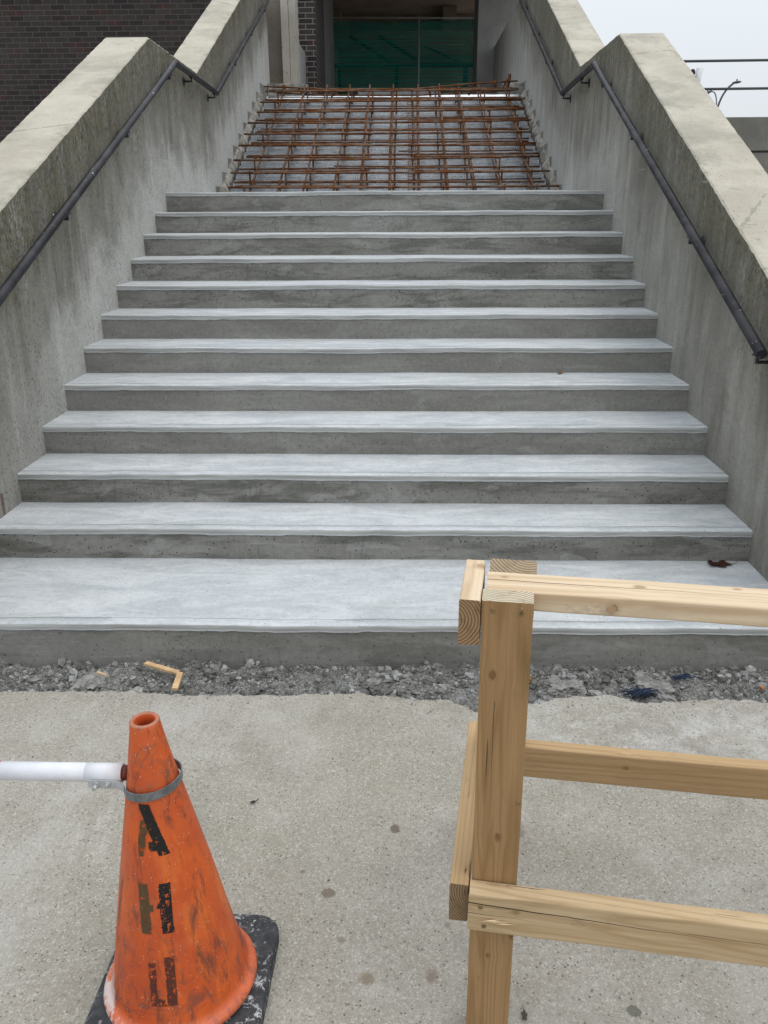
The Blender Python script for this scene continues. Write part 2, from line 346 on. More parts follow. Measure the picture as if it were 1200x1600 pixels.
def mat_wood(name, light, dark, seed, knots=(), cracks=()):
    """boards run along their own local x; knots = (x, y, z, radius), cracks = (axis, offset, slope, x0, x1, half width)"""
    m = NT(name, .68, spec=.3)
    inf = m.n('ShaderNodeObjectInfo'); off = m.n('ShaderNodeVectorMath'); off.operation = 'ADD'
    m.put(off.inputs[0], m.obj); cm = m.n('ShaderNodeCombineXYZ'); m.put(cm.inputs[0], m.mul(inf.outputs['Random'], 23.0)); m.put(cm.inputs[1], seed); m.t.links.new(cm.outputs[0], off.inputs[1])
    v = off.outputs[0]; X, Y, Z = m.xyz()
    kd = None; warp = None
    for (kx, ky, kz, kr) in knots:
        dx = m.math('MULTIPLY', m.math('SUBTRACT', X, kx), .62); dy = m.math('SUBTRACT', Y, ky); dz = m.math('MULTIPLY', m.math('SUBTRACT', Z, kz), .6)
        dd = m.math('DIVIDE', m.math('SQRT', m.math('ADD', m.math('ADD', m.mul(dx, dx), m.mul(dy, dy)), m.mul(dz, dz))), kr)
        wx = m.math('EXPONENT', m.mul(m.mul(m.math('DIVIDE', dx, kr*3.2), m.math('DIVIDE', dx, kr*3.2)), -1.0))
        wy = m.mul(m.math('DIVIDE', dy, m.math('ADD', m.math('ABSOLUTE', dy), kr*1.2)), m.mul(wx, m.math('EXPONENT', m.mul(m.math('ABSOLUTE', dy), -28.0))))
        wpp = m.mul(wy, -kr*1.5)
        kd = dd if kd is None else m.math('MINIMUM', kd, dd); warp = wpp if warp is None else m.math('ADD', warp, wpp)
    gv = v
    if warp is not None:
        cw = m.n('ShaderNodeCombineXYZ'); m.put(cw.inputs[1], warp); av = m.n('ShaderNodeVectorMath'); av.operation = 'ADD'
        m.put(av.inputs[0], v); m.t.links.new(cw.outputs[0], av.inputs[1]); gv = av.outputs[0]
    g1 = m.noise(1.0, 5, .55, m.map((1.3, 34, 34), v=gv), .7)
    rn = m.noise(1.0, 2, .4, m.map((.38, 9, 9), v=gv), .4)
    gb = m.math('ABSOLUTE', m.math('MULTIPLY_ADD', m.math('FRACT', m.mul(rn, 15.0)), 2.0, -1.0))
    fib = m.noise(1.0, 4, .65, m.map((7, 420, 420), v=gv))
    stripe = m.noise(1.0, 3, .6, m.map((.8, 140, 140), v=gv))
    col = m.mix(m.ss(g1, .3, .7), light, tuple(.5*a+.5*b for a, b in zip(light, dark)))
    col = m.mix(m.mul(m.ss(gb, .45, 1.0), .5), col, dark)
    col = m.mix(m.mul(m.ss(stripe, .5, .68), .4), col, dark)
    col = m.mix(m.mul(m.ss(fib, .5, .75), .3), col, dark)
    wt = m.noise(4.5, 5, .65, m.map((.6, 2.2, 2.2), v=v))
    col = m.mix(m.mul(m.ss(wt, .52, .72), .32), col, tuple(x*.6 for x in dark))
    bl = m.noise(30, 5, .7, m.map((.35, 1, 1), (3, 3, 3), v=v))
    sm = m.mul(m.ss(m.noise(7, 6, .75, m.map((1, 2.5, 2.5), (9, 1, 4), v=v)), .58, .68), .35); col = m.mix(sm, col, (.16, .13, .10))
    col = m.mix(m.mul(m.ss(bl, .6, .74), .3), col, tuple(x*.45 for x in dark))
    if kd is not None:
        kn = m.math('ADD', kd, m.math('MULTIPLY_ADD', m.noise(160, 3), .6, -.3))
        col = m.mix(m.mul(m.ss(kn, 2.3, 1.0), .45), col, tuple(x*.7 for x in dark))
        kc = m.mix(m.math('FRACT', m.mul(kn, 3.0)), (dark[0]*.62, dark[1]*.5, dark[2]*.42), (dark[0]*.9, dark[1]*.72, dark[2]*.55))
        col = m.mix(m.mul(m.ss(kn, 1.15, .7), .55), col, kc)
        col = m.mix(m.mul(m.mul(m.ss(m.math('ABSOLUTE', m.math('SUBTRACT', kn, 1.0)), .3, .05), m.ss(m.noise(70, 3), .42, .6)), .6), col, (dark[0]*.3, dark[1]*.25, dark[2]*.2))
    ck = m.ss(m.noise(1.0, 3, .5, m.map((2.4, 150, 150), (0, 3, 1), v=gv)), .70, .725)
    for (ax, o_, sl_, xa, xb, hw_) in cracks:
        c_ = {'y': Y, 'z': Z}[ax]
        ln = m.math('ABSOLUTE', m.math('SUBTRACT', c_, m.math('ADD', m.math('MULTIPLY_ADD', X, sl_, o_), m.math('MULTIPLY_ADD', m.noise(1.0, 4, .6, m.map((14, 0, 0), (seed, 0, 0))), .006, -.003))))
        wd = m.mul(m.ss(X, xb, xa), hw_); inr = m.mul(m.math('LESS_THAN', ln, wd), m.math('GREATER_THAN', X, xa-.001))
        ck = m.math('MAXIMUM', ck, m.mul(inr, 1.25))
    col = m.mix(m.math('MINIMUM', m.mul(ck, .8), 1.0), col, (.045, .03, .018))
    m.color(col); m.bump(m.math('SUBTRACT', m.math('ADD', m.mul(fib, .6), m.mul(gb, .35)), m.mul(ck, 3)), .45, .0018)
    return m.m

def mat_endgrain(name, light, dark, cy_, cz_, ringmm=.0042):
    m = NT(name, .8)
    X, Y, Z = m.xyz()
    dy = m.math('SUBTRACT', Y, cy_); dz = m.math('SUBTRACT', Z, cz_)
    r = m.math('ADD', m.math('SQRT', m.math('ADD', m.mul(dy, dy), m.mul(dz, dz))), m.math('MULTIPLY_ADD', m.noise(22, 3), .006, -.003))
    fr = m.math('FRACT', m.math('DIVIDE', r, ringmm))
    col = m.mix(m.ss(fr, .35, .95), light, dark)
    rad = m.ss(m.noise(1.0, 3, .6, m.map((300, 300, 300))), .55, .8)
    col = m.mix(m.mul(rad, .4), col, dark)
    ang = m.math('ABSOLUTE', m.math('ADD', dz, m.math('MULTIPLY_ADD', dy, .18, m.math('MULTIPLY_ADD', m.noise(60), .004, -.002))))
    crk = m.mul(m.math('LESS_THAN', ang, .0011), m.math('LESS_THAN', r, .06))
    col = m.mix(m.mul(crk, .85), col, (.04, .028, .018))
    blot = m.ss(m.noise(30, 4, .7), .5, .7)
    col = m.mix(m.mul(blot, .35), col, tuple(x*.5 for x in dark))
    m.color(col); m.bump(fr, .3, .001); return m.m

def mat_simple(name, colr, rough=.6, metal=0.0, var=.25, sc=30, spec=.4):
    m = NT(name, rough, metal, spec)
    f = m.noise(sc, 5, .65)
    col = m.mix(m.ss(f, .3, .7), tuple(x*(1-var) for x in colr), tuple(min(1, x*(1+var)) for x in colr))
    m.color(col); m.bump(f, .2, .002); return m.m

def mat_rail():
    m = NT('worn_painted_steel', .48, .35, .5)
    a = m.noise(6, 5, .6)
    col = m.mix(m.ss(a, .35, .7), (.020, .020, .023), (.055, .055, .06))
    ch = m.ss(m.noise(28, 4, .7), .665, .69)
    col = m.mix(m.mul(ch, .9), col, (.55, .56, .56))
    rs = m.ss(m.noise(17, 5, .7, m.map(loc=(3, 3, 3))), .68, .74)
    col = m.mix(m.mul(rs, .6), col, (.14, .075, .045))
    m.color(col); m.put(m.b.inputs['Roughness'], m.math('MULTIPLY_ADD', a, .25, .36)); m.bump(m.math('ADD', a, m.mul(ch, -1)), .3, .001); return m.m

def mat_rebar():
    m = NT('rusted_rebar_steel', .85, .1)
    a = m.noise(14, 6, .7)
    g = m.n('ShaderNodeNewGeometry')
    col = m.mix(m.ss(a, .3, .68), (.075, .027, .008), (.25, .105, .022))
    col = m.mix(m.mul(m.math('LESS_THAN', g.outputs['Random Per Island'], .4), .4), col, (.075, .018, .012))
    X, Y, Z = m.xyz()
    pale = m.mul(m.ss(m.noise(8, 4), .48, .58), m.ss(Y, 6.3, 5.5))      # cement splashed on the lowest bars
    col = m.mix(m.mul(pale, .3), col, (.26, .24, .21))
    m.color(col); m.bump(m.noise(120, 4), .5, .002); return m.m

def mat_deck():
    m = NT('galvanised_steel_deck', .38, .82, .5)
    X, Y, Z = m.xyz()
    sp = m.vor(28, out='Color'); sc = m.n('ShaderNodeSeparateColor'); m.t.links.new(sp, sc.inputs[0])
    col = m.mix(sc.outputs[0], (.70, .73, .76), (.86, .88, .90))
    dots = m.mul(m.math('LESS_THAN', m.vor(1.0, m.map((34, 34, 0))), .28), 1.0)
    wt = m.ss(m.noise(4.5, 6, .7), .5, .66)
    col = m.mix(m.mul(wt, .3), col, (.48, .49, .50))
    sl_ = m.mul(m.ss(m.noise(26, 5, .7), .5, .62), m.ss(Y, 7.2, 5.4))
    col = m.mix(m.mul(sl_, .4), col, (.50, .50, .48))
    m.color(col); m.put(m.b.inputs['Roughness'], m.math('MULTIPLY_ADD', wt, .3, .22))
    m.bump(m.math('ADD', m.mul(m.noise(7, 3), .6), m.mul(m.noise(70, 3), .12)), .4, .006); return m.m

def mat_cone():
    m = NT('grimy_orange_plastic', .5, 0, .45)
    X, Y, Z = m.xyz()
    b = m.noise(7, 5, .6)
    col = m.mix(m.ss(b, .3, .7), (.46, .066, .014), (.60, .105, .014))
    fd = m.ss(m.noise(1.0, 4, .6, m.map((16, 16, 2.2))), .52, .7)
    col = m.mix(m.mul(fd, .45), col, (.80, .20, .03))
    pk = m.mul(m.ss(m.noise(5, 4, .6, m.map(loc=(2, 5, 1))), .45, .65), .3)
    col = m.mix(pk, col, (.56, .17, .085))
    # black scuffs, drawn along the cone
    g1 = m.ss(m.noise(1.0, 6, .74, m.map((26, 26, 6), (4, 0, 0)), .8), .49, .66)
    col = m.mix(m.mul(g1, .8), col, (.12, .04, .022))
    g2 = m.mul(m.ss(m.noise(1.0, 6, .74, m.map((17, 17, 13), (1, 8, 3)), 1.4), .50, .66), m.ss(Z, .50, .05))
    col = m.mix(m.mul(g2, .72), col, (.14, .055, .04))
    g3 = m.mul(m.ss(Z, .5, .68), m.ss(m.noise(34, 5, .7), .5, .66))
    col = m.mix(m.mul(g3, .7), col, (.16, .085, .055))
    sc_ = m.ss(m.noise(1.0, 4, .7, m.map((120, 120, 14), rot=(.3, .5, 0)), .4), .67, .72)
    col = m.mix(m.mul(sc_, .55), col, (.62, .42, .33))
    dl = m.ss(m.noise(1.0, 5, .8, m.map((60, 60, 9), (2, 2, 2)), 1.5), .62, .68)
    col = m.mix(m.mul(dl, .6), col, (.06, .03, .02))
    wh = m.pits(260, .34, .12)
    col = m.mix(m.mul(wh, .6), col, (.72, .5, .4))
    rim = m.ss(Z, .7135, .7155); col = m.mix(m.mul(rim, .75), col, m.mix(m.noise(90), (.20, .09, .05), (.5, .25, .16)))
    low = m.mul(m.ss(Z, .075, .05), .3); col = m.mix(low, col, (.60, .20, .13))
    # white paint smear low on the left side
    ws = m.mul(m.mul(m.ss(X, -.07, -.12), m.ss(Z, .20, .02)), m.ss(m.noise(1.0, 5, .7, m.map((30, 18, 7))), .47, .56))
    col = m.mix(m.mul(ws, .8), col, (.66, .63, .6))
    m.color(col); m.put(m.b.inputs['Roughness'], m.math('MULTIPLY_ADD', b, .35, .32))
    m.b.inputs['Subsurface Weight'].default_value = 0.0
    m.bump(m.math('ADD', m.mul(m.noise(30, 4), .8), m.mul(g1, .3)), .3, .002); return m.m

def mat_rubber():
    m = NT('black_recycled_rubber', .78, 0, .4)
    b = m.noise(26, 5, .7)
    col = m.mix(m.ss(b, .35, .7), (.022, .023, .026), (.06, .062, .066))
    sp = m.ss(m.noise(48, 6, .8, None, .8), .55, .60)
    col = m.mix(m.mul(m.mul(sp, m.ss(m.noise(9, 3), .40, .52)), .85), col, (.5, .51, .52))
    dots = m.pits(85, .38, .30)
    col = m.mix(m.mul(dots, .45), col, (.35, .36, .37))
    m.color(col); m.bump(m.math('ADD', b, m.mul(dots, .8)), .5, .003); return m.m

def mat_lettering(colr, name):
    m = NT(name, .55)
    col = m.mix(m.ss(m.noise(60, 4, .7), .55, .7), colr, (colr[0]+.05, colr[1]+.03, colr[2]+.01))
    m.color(col); return m.m

def mat_fabric():
    m = NT('green_privacy_mesh', .8)
    X, Y, Z = m.xyz()
    lines = m.noise(1.0, 4, .6, m.map((.5, 1, 34)))
    col = m.mix(m.ss(lines, .35, .7), (.005, .15, .12), (.012, .27, .21))
    f = m.ss(m.noise(1.6, 4, .6), .4, .7)
    col = m.mix(m.mul(f, .35), col, (.02, .28, .22))
    tr = m.n('ShaderNodeBsdfTransparent'); mx = m.n('ShaderNodeMixShader'); mx.inputs[0].default_value = .7
    out = m.t.nodes['Material Output']
    m.t.links.new(tr.outputs[0], mx.inputs[1]); m.t.links.new(m.b.outputs[0], mx.inputs[2]); m.t.links.new(mx.outputs[0], out.inputs[0])
    m.color(col); m.bump(m.noise(3, 4), .8, .03); return m.m

# ------------------------------------------------------------------ mesh toolkit
def newbm(): return bmesh.new()
def finish(name, bm, mats, parent=None, smooth=False, loc=None, rot=None):
    me = bpy.data.meshes.new(name); bm.normal_update(); bm.to_mesh(me); bm.free()
    for mt in (mats if isinstance(mats, (list, tuple)) else [mats]): me.materials.append(mt)
    if smooth:
        for p in me.polygons: p.use_smooth = True
    o = bpy.data.objects.new(name, me); COL.objects.link(o)
    if parent is not None: o.parent = parent
    if loc is not None: o.location = loc
    if rot is not None: o.rotation_euler = rot
    return o
def tag(o, label, cat, group=None):
    o['label'] = label; o['category'] = cat
    if group: o['group'] = group
    return o
def empty(name, loc=(0, 0, 0), rot=(0, 0, 0)):
    o = bpy.data.objects.new(name, None); o.empty_display_size = .1; COL.objects.link(o); o.location = loc; o.rotation_euler = rot; return o
def struct(o): o['kind'] = 'structure'; return o
def box(bm, x0, x1, y0, y1, z0, z1, mi=0, bev=0.0):
    vs = [bm.verts.new(p) for p in ((x0,y0,z0),(x1,y0,z0),(x1,y1,z0),(x0,y1,z0),(x0,y0,z1),(x1,y0,z1),(x1,y1,z1),(x0,y1,z1))]
    fs = [bm.faces.new([vs[i] for i in f]) for f in ((3,2,1,0),(4,5,6,7),(0,1,5,4),(1,2,6,5),(2,3,7,6),(3,0,4,7))]
    for f in fs: f.material_index = mi
    if bev > 0:
        es = list({e for f in fs for e in f.edges}); bmesh.ops.bevel(bm, geom=es, offset=bev, segments=2, affect='EDGES', profile=.6)
    return fs
def tube(bm, pts, r, seg=10, mi=0, caps=True, radii=None):
    pts = [Vector(p) for p in pts]; rings = []
    prev = None
    for i, p in enumerate(pts):
        if i == 0: d = pts[1]-p
        elif i == len(pts)-1: d = p-pts[i-1]
        else: d = (pts[i+1]-p).normalized() + (p-pts[i-1]).normalized()
        d.normalize()
        if prev is None:
            a = d.orthogonal().normalized()
        else:
            a = (prev - d*prev.dot(d)).normalized()
        prev = a; b = d.cross(a)
        rr = radii[i] if radii else r
        k = 1.0
        if 0 < i < len(pts)-1:
            cosang = (pts[i+1]-p).normalized().dot((p-pts[i-1]).normalized()); k = 1/max(.5, math.sqrt((1+cosang)/2))
        rings.append([bm.verts.new(p + (a*math.cos(t)+b*math.sin(t))*rr*(k if len(pts) < 8 else 1)) for t in [2*math.pi*j/seg for j in range(seg)]])
    for r0, r1 in zip(rings, rings[1:]):
        for j in range(seg):
            f = bm.faces.new((r0[j], r0[(j+1) % seg], r1[(j+1) % seg], r1[j])); f.material_index = mi; f.smooth = True
    if caps:
        f = bm.faces.new(rings[0][::-1]); f.material_index = mi; f = bm.faces.new(rings[-1]); f.material_index = mi
def nz(x, y=0., z=0.): return noise.noise(Vector((x, y, z)))
def prism(bm, poly, x0, x1, mi_side=0, mi_edge=None, top_edges=()):
    """polygon given as (y,z), extruded along x; edges listed in top_edges get material mi_edge"""
    a = [bm.verts.new((x0, y, z)) for y, z in poly]; b = [bm.verts.new((x1, y, z)) for y, z in poly]
    bm.faces.new(a[::-1]).material_index = mi_side; bm.faces.new(b).material_index = mi_side
    n = len(poly)
    for i in range(n):
        f = bm.faces.new((a[i], a[(i+1) % n], b[(i+1) % n], b[i])); f.material_index = mi_edge if i in top_edges else mi_side

# ------------------------------------------------------------------ materials
M_wallL = mat_wall(-1); M_wallR = mat_wall(1); M_cop = mat_coping()
M_tread = mat_tread(); M_nose = mat_nosing(); M_riser = mat_riser(); M_pave = mat_pavement()
M_rub = mat_rubble(); M_dirt = mat_dirt(); M_brick = mat_brick()
M_rail = mat_rail(); M_rebar = mat_rebar(); M_deck = mat_deck(); M_flat = mat_simple('shaded_zinc_flat', (.27, .295, .32), .4, .6, .4, 26)  # M_flat: zinc darkened to paint in the duller reflection on the flats
M_col = mat_plain_conc('warm_grey_column_concrete', (.34, .31, .265), (.44, .41, .36))
M_colr = mat_plain_conc('brown_grey_column_concrete', (.19, .165, .135), (.25, .22, .185))
M_lowc = mat_plain_conc('grey_cast_concrete', (.22, .22, .21), (.31, .31, .295))
M_dark = mat_plain_conc('soot_brown_soffit_concrete', (.22, .16, .12), (.32, .24, .185))
M_par = mat_plain_conc('mossy_parapet_concrete', (.15, .143, .125), (.235, .225, .20), 1.2)
M_broken = mat_plain_conc('broken_concrete', (.17, .16, .14), (.42, .40, .36), 12)

T, R, W2 = .35531, .15234, 1.75
GZ = -.147

# ------------------------------------------------------------------ ground
bm = newbm()
for a in ((-300, -300), (300, -300), (300, 300), (-300, 300)): bm.verts.new((a[0], a[1], -.42))
bm.faces.new(bm.verts)
struct(finish('ground', bm, mat_plain_conc('distant_ground', (.2, .19, .17), (.28, .27, .25), .4)))

def slab_edge(x):
    e = [(-3, -.90), (-1.331, -.897), (-1.088, -.901), (-.853, -.889), (-.608, -.914), (-.325, -.911), (-.137, -.899), (.004, -.893), (.192, -.924), (.332, -.93), (.40, -.975), (.424, -1.003), (.46, -1.0), (.50, -.95), (.57, -.965), (.641, -.955), (.728, -.915), (.80, -.90), (.943, -.891), (1.022, -.944), (1.163, -.93), (1.30, -.905), (1.486, -.924), (3, -.92)]
    for (a, ya), (b, yb) in zip(e, e[1:]):
        if a <= x <= b:
            y = ya+(yb-ya)*(x-a)/(b-a); break
    else: y = -.91
    return y + .013*nz(x*26, 1.3) + .007*nz(x*75, 4.1) + .004*nz(x*180, 7)
bm = newbm()
xs = [-30, -8] + [-2.2+.008*i for i in range(551)] + [8, 30]
rows = []
for x in xs:
    e = slab_edge(x)
    ch = .004+.004*abs(nz(x*40, 9))
    rows.append([bm.verts.new(p) for p in ((x, -40, GZ), (x, -2.9, GZ), (x, e-.05, GZ), (x, e-ch*1.6, GZ-.001), (x, e, GZ-ch), (x, e-.006+.012*nz(x*60, 3), GZ-.05), (x, e-.01, GZ-.2))])
for a, b in zip(rows, rows[1:]):
    for j in range(6): bm.faces.new((a[j], b[j], b[j+1], a[j+1]))
struct(finish('pavement', bm, M_pave))

# broken-out strip between slab and first step
def fillz(x, y):
    return GZ-.034 + .030*nz(x*5.1, y*6) + .034*nz(x*13, y*18, 2) + .014*nz(x*45, y*45, 5) - .05*max(0, 1-((x-.80)/.08)**2-((y+.80)/.04)**2) - .045*max(0, 1-((x-.98)/.05)**2-((y+.72)/.03)**2) - .04*max(0, 1-((x-.37)/.06)**2-((y+.70)/.025)**2) - .03*max(0, 1-((x+1.28)/.05)**2-((y+.75)/.05)**2)
bm = newbm(); nx, ny = 640, 40
g = [[bm.verts.new((-2.6+5.2*i/nx, -1.06+.47*j/ny, fillz(-2.6+5.2*i/nx, -1.06+.47*j/ny) - (.03 if -1.06+.47*j/ny < slab_edge(-2.6+5.2*i/nx)-.005 else 0))) for j in range(ny+1)] for i in range(nx+1)]
for i in range(nx):
    for j in range(ny): bm.faces.new((g[i][j], g[i+1][j], g[i+1][j+1], g[i][j+1]))
struct(finish('trench_ground', bm, M_dirt, smooth=True))

def stone(bm, x, y, z, sz, flat=.6, rng=random):
    n = 7; vs = []
    rot = Matrix.Rotation(rng.uniform(0, 6.28), 3, 'Z') @ Matrix.Rotation(rng.gauss(0, .6), 3, 'X') @ Matrix.Rotation(rng.gauss(0, .6), 3, 'Y')
    asp = rng.uniform(.55, 1.0)
    for lay, (zz, k) in enumerate(((-.5, .75), (.05, 1.0), (.5, .62))):
        ring = []
        for i in range(6):
            a = i*math.pi/3 + lay*.3 + rng.uniform(-.22, .22); rr = sz*.5*k*rng.uniform(.55, 1.2)
            p = rot @ Vector((rr*math.cos(a), rr*math.sin(a)*asp, zz*sz*flat*rng.uniform(.7, 1.1)))
            ring.append(bm.verts.new((x+p.x, y+p.y, z+p.z)))
        vs.append(ring)
    for a, b in ((0, 1), (1, 2)):
        for i in range(6): bm.faces.new((vs[a][i], vs[a][(i+1) % 6], vs[b][(i+1) % 6], vs[b][i]))
    bm.faces.new(vs[2]); bm.faces.new(vs[0][::-1])
rng = random.Random(3)
bm = newbm()
for i in range(26000):
    x = rng.uniform(-2.0, 2.3); e = slab_edge(x); y = rng.uniform(e-.002, -.652)
    sz = min(.05, .0034*math.exp(abs(rng.gauss(0, .92))))
    dens = nz(x*3.1, y*7, 8)
    if dens < -.12 and rng.random() < .7: continue
    stone(bm, x, y, fillz(x, y)+sz*.12, sz, rng.uniform(.35, .8), rng)
for i in range(260):      # crumbs scattered out over the slab edge
    x = rng.uniform(-2, 2.2); y = slab_edge(x)-abs(rng.gauss(0, .05)); sz = rng.uniform(.002, .008)
    stone(bm, x, y, GZ+sz*.2, sz, .6, rng)
o = finish('crushed_rubble', bm, M_rub); o['kind'] = 'stuff'
tag(o, 'grey broken concrete rubble filling the strip in front of the bottom step', 'rubble')

bm = newbm()
for i in range(150):
    x = rng.uniform(-1.8, 2.0); e = slab_edge(x); y = rng.uniform(e+.015, -.67); sz = rng.uniform(.014, .036)
    stone(bm, x, y, fillz(x, y)+sz*.14, sz, rng.uniform(.18, .4), rng)
o = finish('broken_shards', bm, M_rub); o['kind'] = 'stuff'
tag(o, 'larger flat grey shards lying among the finer rubble', 'rubble')
# larger lumps one can tell apart
M_lump = mat_plain_conc('pale_concrete_lump', (.15, .147, .135), (.30, .295, .28), 30)
def lump(x, y, sx, sy, sz, seed):
    bm = newbm(); bmesh.ops.create_icosphere(bm, subdivisions=4, radius=1)
    for v in bm.verts:
        p = v.co.copy(); k = 1+.35*nz(p.x*1.6+seed, p.y*1.6, p.z*1.6)+.26*nz(p.x*4+seed, p.y*4, p.z*4)+.16*nz(p.x*11, p.y*11+seed, p.z*11)
        v.co = Vector((p.x*sx*k, p.y*sy*k, max(-.4, min(p.z, .62))*sz*k))
    return finish('concrete_lump', bm, M_lump, loc=(x, y, fillz(x, y)+sz*.02), rot=(0, 0, seed))
for i, (x, y, sx, sy, sz, lab) in enumerate((
    (.40+.39, -.78, .085, .06, .04, 'broad pale concrete lump in the rubble just right of the front wooden post'),
    (1.12, -.78, .10, .065, .045, 'largest concrete lump in the rubble between the two tangles of blue fibre'),
    (.71, -.86, .02, .02, .018, 'small squarish concrete piece lying at the slab edge right of the wooden post'),
    (-.335, -.745, .022, .017, .012, 'small pale flat chip at the back of the rubble, left of the middle'),
    (-1.02, -.79, .075, .06, .028, 'worn pale lump at the far left of the rubble strip'),
    (-.70, -.74, .03, .022, .018, 'pale wedge of concrete beside the snapped wood strip'),
    (.06, -.79, .03, .028, .022, 'grey pointed chunk in the middle of the rubble strip'),
    (.115, -.86, .04, .022, .02, 'long grey chunk at the slab edge in the middle of the rubble'))):
    tag(lump(x, y, sx, sy, sz, i*1.7+.4), lab, 'concrete chunk', 'loose concrete lumps in the rubble strip')

bm = newbm()
for i in range(420):
    x = rng.uniform(-1.5, 1.8); y = rng.uniform(-2.6, -.95); sz = .0016*math.exp(abs(rng.gauss(0, .55)))
    stone(bm, x, y, GZ+sz*.2, sz, .7, rng)
o = finish('loose_grit', bm, mat_rubble('dark_grit', (.09, .085, .075), (.42, .41, .38))); o['kind'] = 'stuff'
tag(o, 'fine loose grit scattered over the worn concrete slab', 'grit')

# ------------------------------------------------------------------ the new concrete stairs
stairs = empty('concrete_stairs', (0, -.65, GZ)); stairs.location = (0, 0, 0)
tag(stairs, 'newly cast grey concrete stair flight of wide pale treads between two walls', 'stairs')
def step(n, y0, z0, depth, below, rgh):
    NX = 220; prof = [(.006, -below, 2), (.006, -.032, 2), (.002, -.0305, 0), (-.0012, -.0272, 0), (.0008, -.0245, 1), (.0, -.018, 1), (.0008, -.010, 1), (.003, -.004, 0), (.009, -.0005, 0), (.018, 0, 0), (.049, .0004, 0), (.0505, -.0022, 1), (.0545, -.0022, 1), (.056, .0006, 0), (depth*.55, .001, 0), (depth+.03, .0025, 0)]
    bm = newbm(); rows = []
    for i in range(NX+1):
        x = -W2-.01 + (2*W2+.02)*i/NX
        wob = .0055*nz(x*1.7, n*3.3) + .0024*nz(x*7, n*5.1) + .0012*nz(x*31, n*2.1); wy = .005*nz(x*1.3+9, n*2.2) + .0015*nz(x*9, n)
        lp = .0034*nz(x*5, n*1.7+20) + .0026*nz(x*23, n) + (.010*max(0, nz(x*13, n*4.4)-.42))
        col = []
        for j, (py, pz, mi) in enumerate(prof):
            k = 1.0 if 1 <= j <= 9 else (.6 if 10 <= j <= 13 else 0)
            dz = wob*(1 if j >= 1 else 0)*(.4 if j > 13 else 1) + (lp if j in (1, 2, 3, 4) else 0)
            dy = wy*(1 if j <= 13 else 0) + (.0012*nz(x*3.1, n*9) if 10 <= j <= 13 else 0)
            if j in (0, 1): dy += .0015*nz(x*6, j*2.0, n)
            fade = nz(x*.9, n*7.7)      # the tooled groove dies out in places
            if j in (11, 12) and fade < -.12: dz += .0026
            col.append(bm.verts.new((x, y0+py+dy, z0+pz+dz)))
        rows.append(col)
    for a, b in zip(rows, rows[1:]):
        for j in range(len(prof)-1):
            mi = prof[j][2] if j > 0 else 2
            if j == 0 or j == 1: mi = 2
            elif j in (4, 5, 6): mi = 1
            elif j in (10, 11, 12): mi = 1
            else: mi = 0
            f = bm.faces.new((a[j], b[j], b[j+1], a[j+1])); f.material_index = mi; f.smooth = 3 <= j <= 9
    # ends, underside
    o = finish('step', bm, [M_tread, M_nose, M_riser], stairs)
    o.color = (rgh, 0, .3, 1); return o
step(0, -.648, 0, .648, .25, .55)
for n in range(1, 12):
    step(n, (n-1)*T, n*R, T if n < 11 else 1.75, R+.02, {1: 1.0, 2: 1.0, 3: .45, 4: .3, 5: .2, 6: .2, 7: .95, 8: .9, 9: .95, 10: .8, 11: .85}[n])
bm = newbm()       # solid waist under the treads
prism(bm, [(-.63, -.4), (-.63, -.02), (.02, -.02), (3.58, 1.50), (5.28, 1.50), (5.28, 1.30), (3.7, 1.30), (.3, -.4)], -1.745, 1.745)
finish('waist_slab', bm, M_lowc, stairs)

# dry leaves, debris
def leaf(name, loc, size, colr, label, seed, rot=0):
    bm = newbm(); n = 26; cen = bm.verts.new((0, 0, .006)); ring = []; mid = []
    for i in range(n):
        a = 2*math.pi*i/n; lobes = .62+.38*abs(math.cos(a*2.5+.3))**1.5 + .12*nz(i*1.3, seed)
        x, y = math.cos(a)*size*lobes, math.sin(a)*size*.55*lobes
        mid.append(bm.verts.new((x*.5, y*.5, .006+size*.12*nz(x*30+seed, y*30)))); ring.append(bm.verts.new((x, y, .004+abs(size*.55*nz(x*25+seed, y*25, 3)))))
    for i in range(n):
        j = (i+1) % n; bm.faces.new((cen, mid[i], mid[j])); bm.faces.new((mid[i], ring[i], ring[j], mid[j]))
    tube(bm, [(size*.8, 0, .005), (size*1.25, size*.1, .004), (size*1.5, size*.25, .008)], .0012, 5)
    bmesh.ops.solidify(bm, geom=[f for f in bm.faces if len(f.verts) < 5][:n*2], thickness=.0006)
    return tag(finish(name, bm, mat_simple(name+'_brown', colr, .75, 0, .45, 60), loc=loc, rot=(0, 0, rot)), label, 'leaf')
leaf('dry_leaf', (1.60, -.045, .003), .062, (.085, .032, .020), 'curled dark red-brown dead leaf on the bottom landing by the right wall', 1.0, .1)
leaf('dry_leaf', (1.093, 1.392, 4*R+.003), .030, (.34, .19, .075), 'small tan dead leaf lying on a middle tread', 4.0, .8)
leaf('dry_leaf', (.655, -.735, fillz(.655, -.735)+.012), .035, (.30, .19, .09), 'tan lobed leaf in the rubble beside the wooden post', 6.0, 1.9)
leaf('dry_leaf', (-1.588, 1.806, 5*R+.003), .02, (.03, .025, .02), 'tiny black shred of leaf on a tread near the left wall', 8.0, .2)
leaf('dry_leaf', (-.28, -1.51, GZ+.002), .011, (.05, .05, .04), 'tiny dark leaf scrap on the slab right of the cone', 2.0, .5)
leaf('dry_leaf', (.437, -2.20, GZ+.002), .014, (.16, .14, .12), 'grey-brown leaf scrap on the slab at the foot of the front post', 3.0, 1.5)

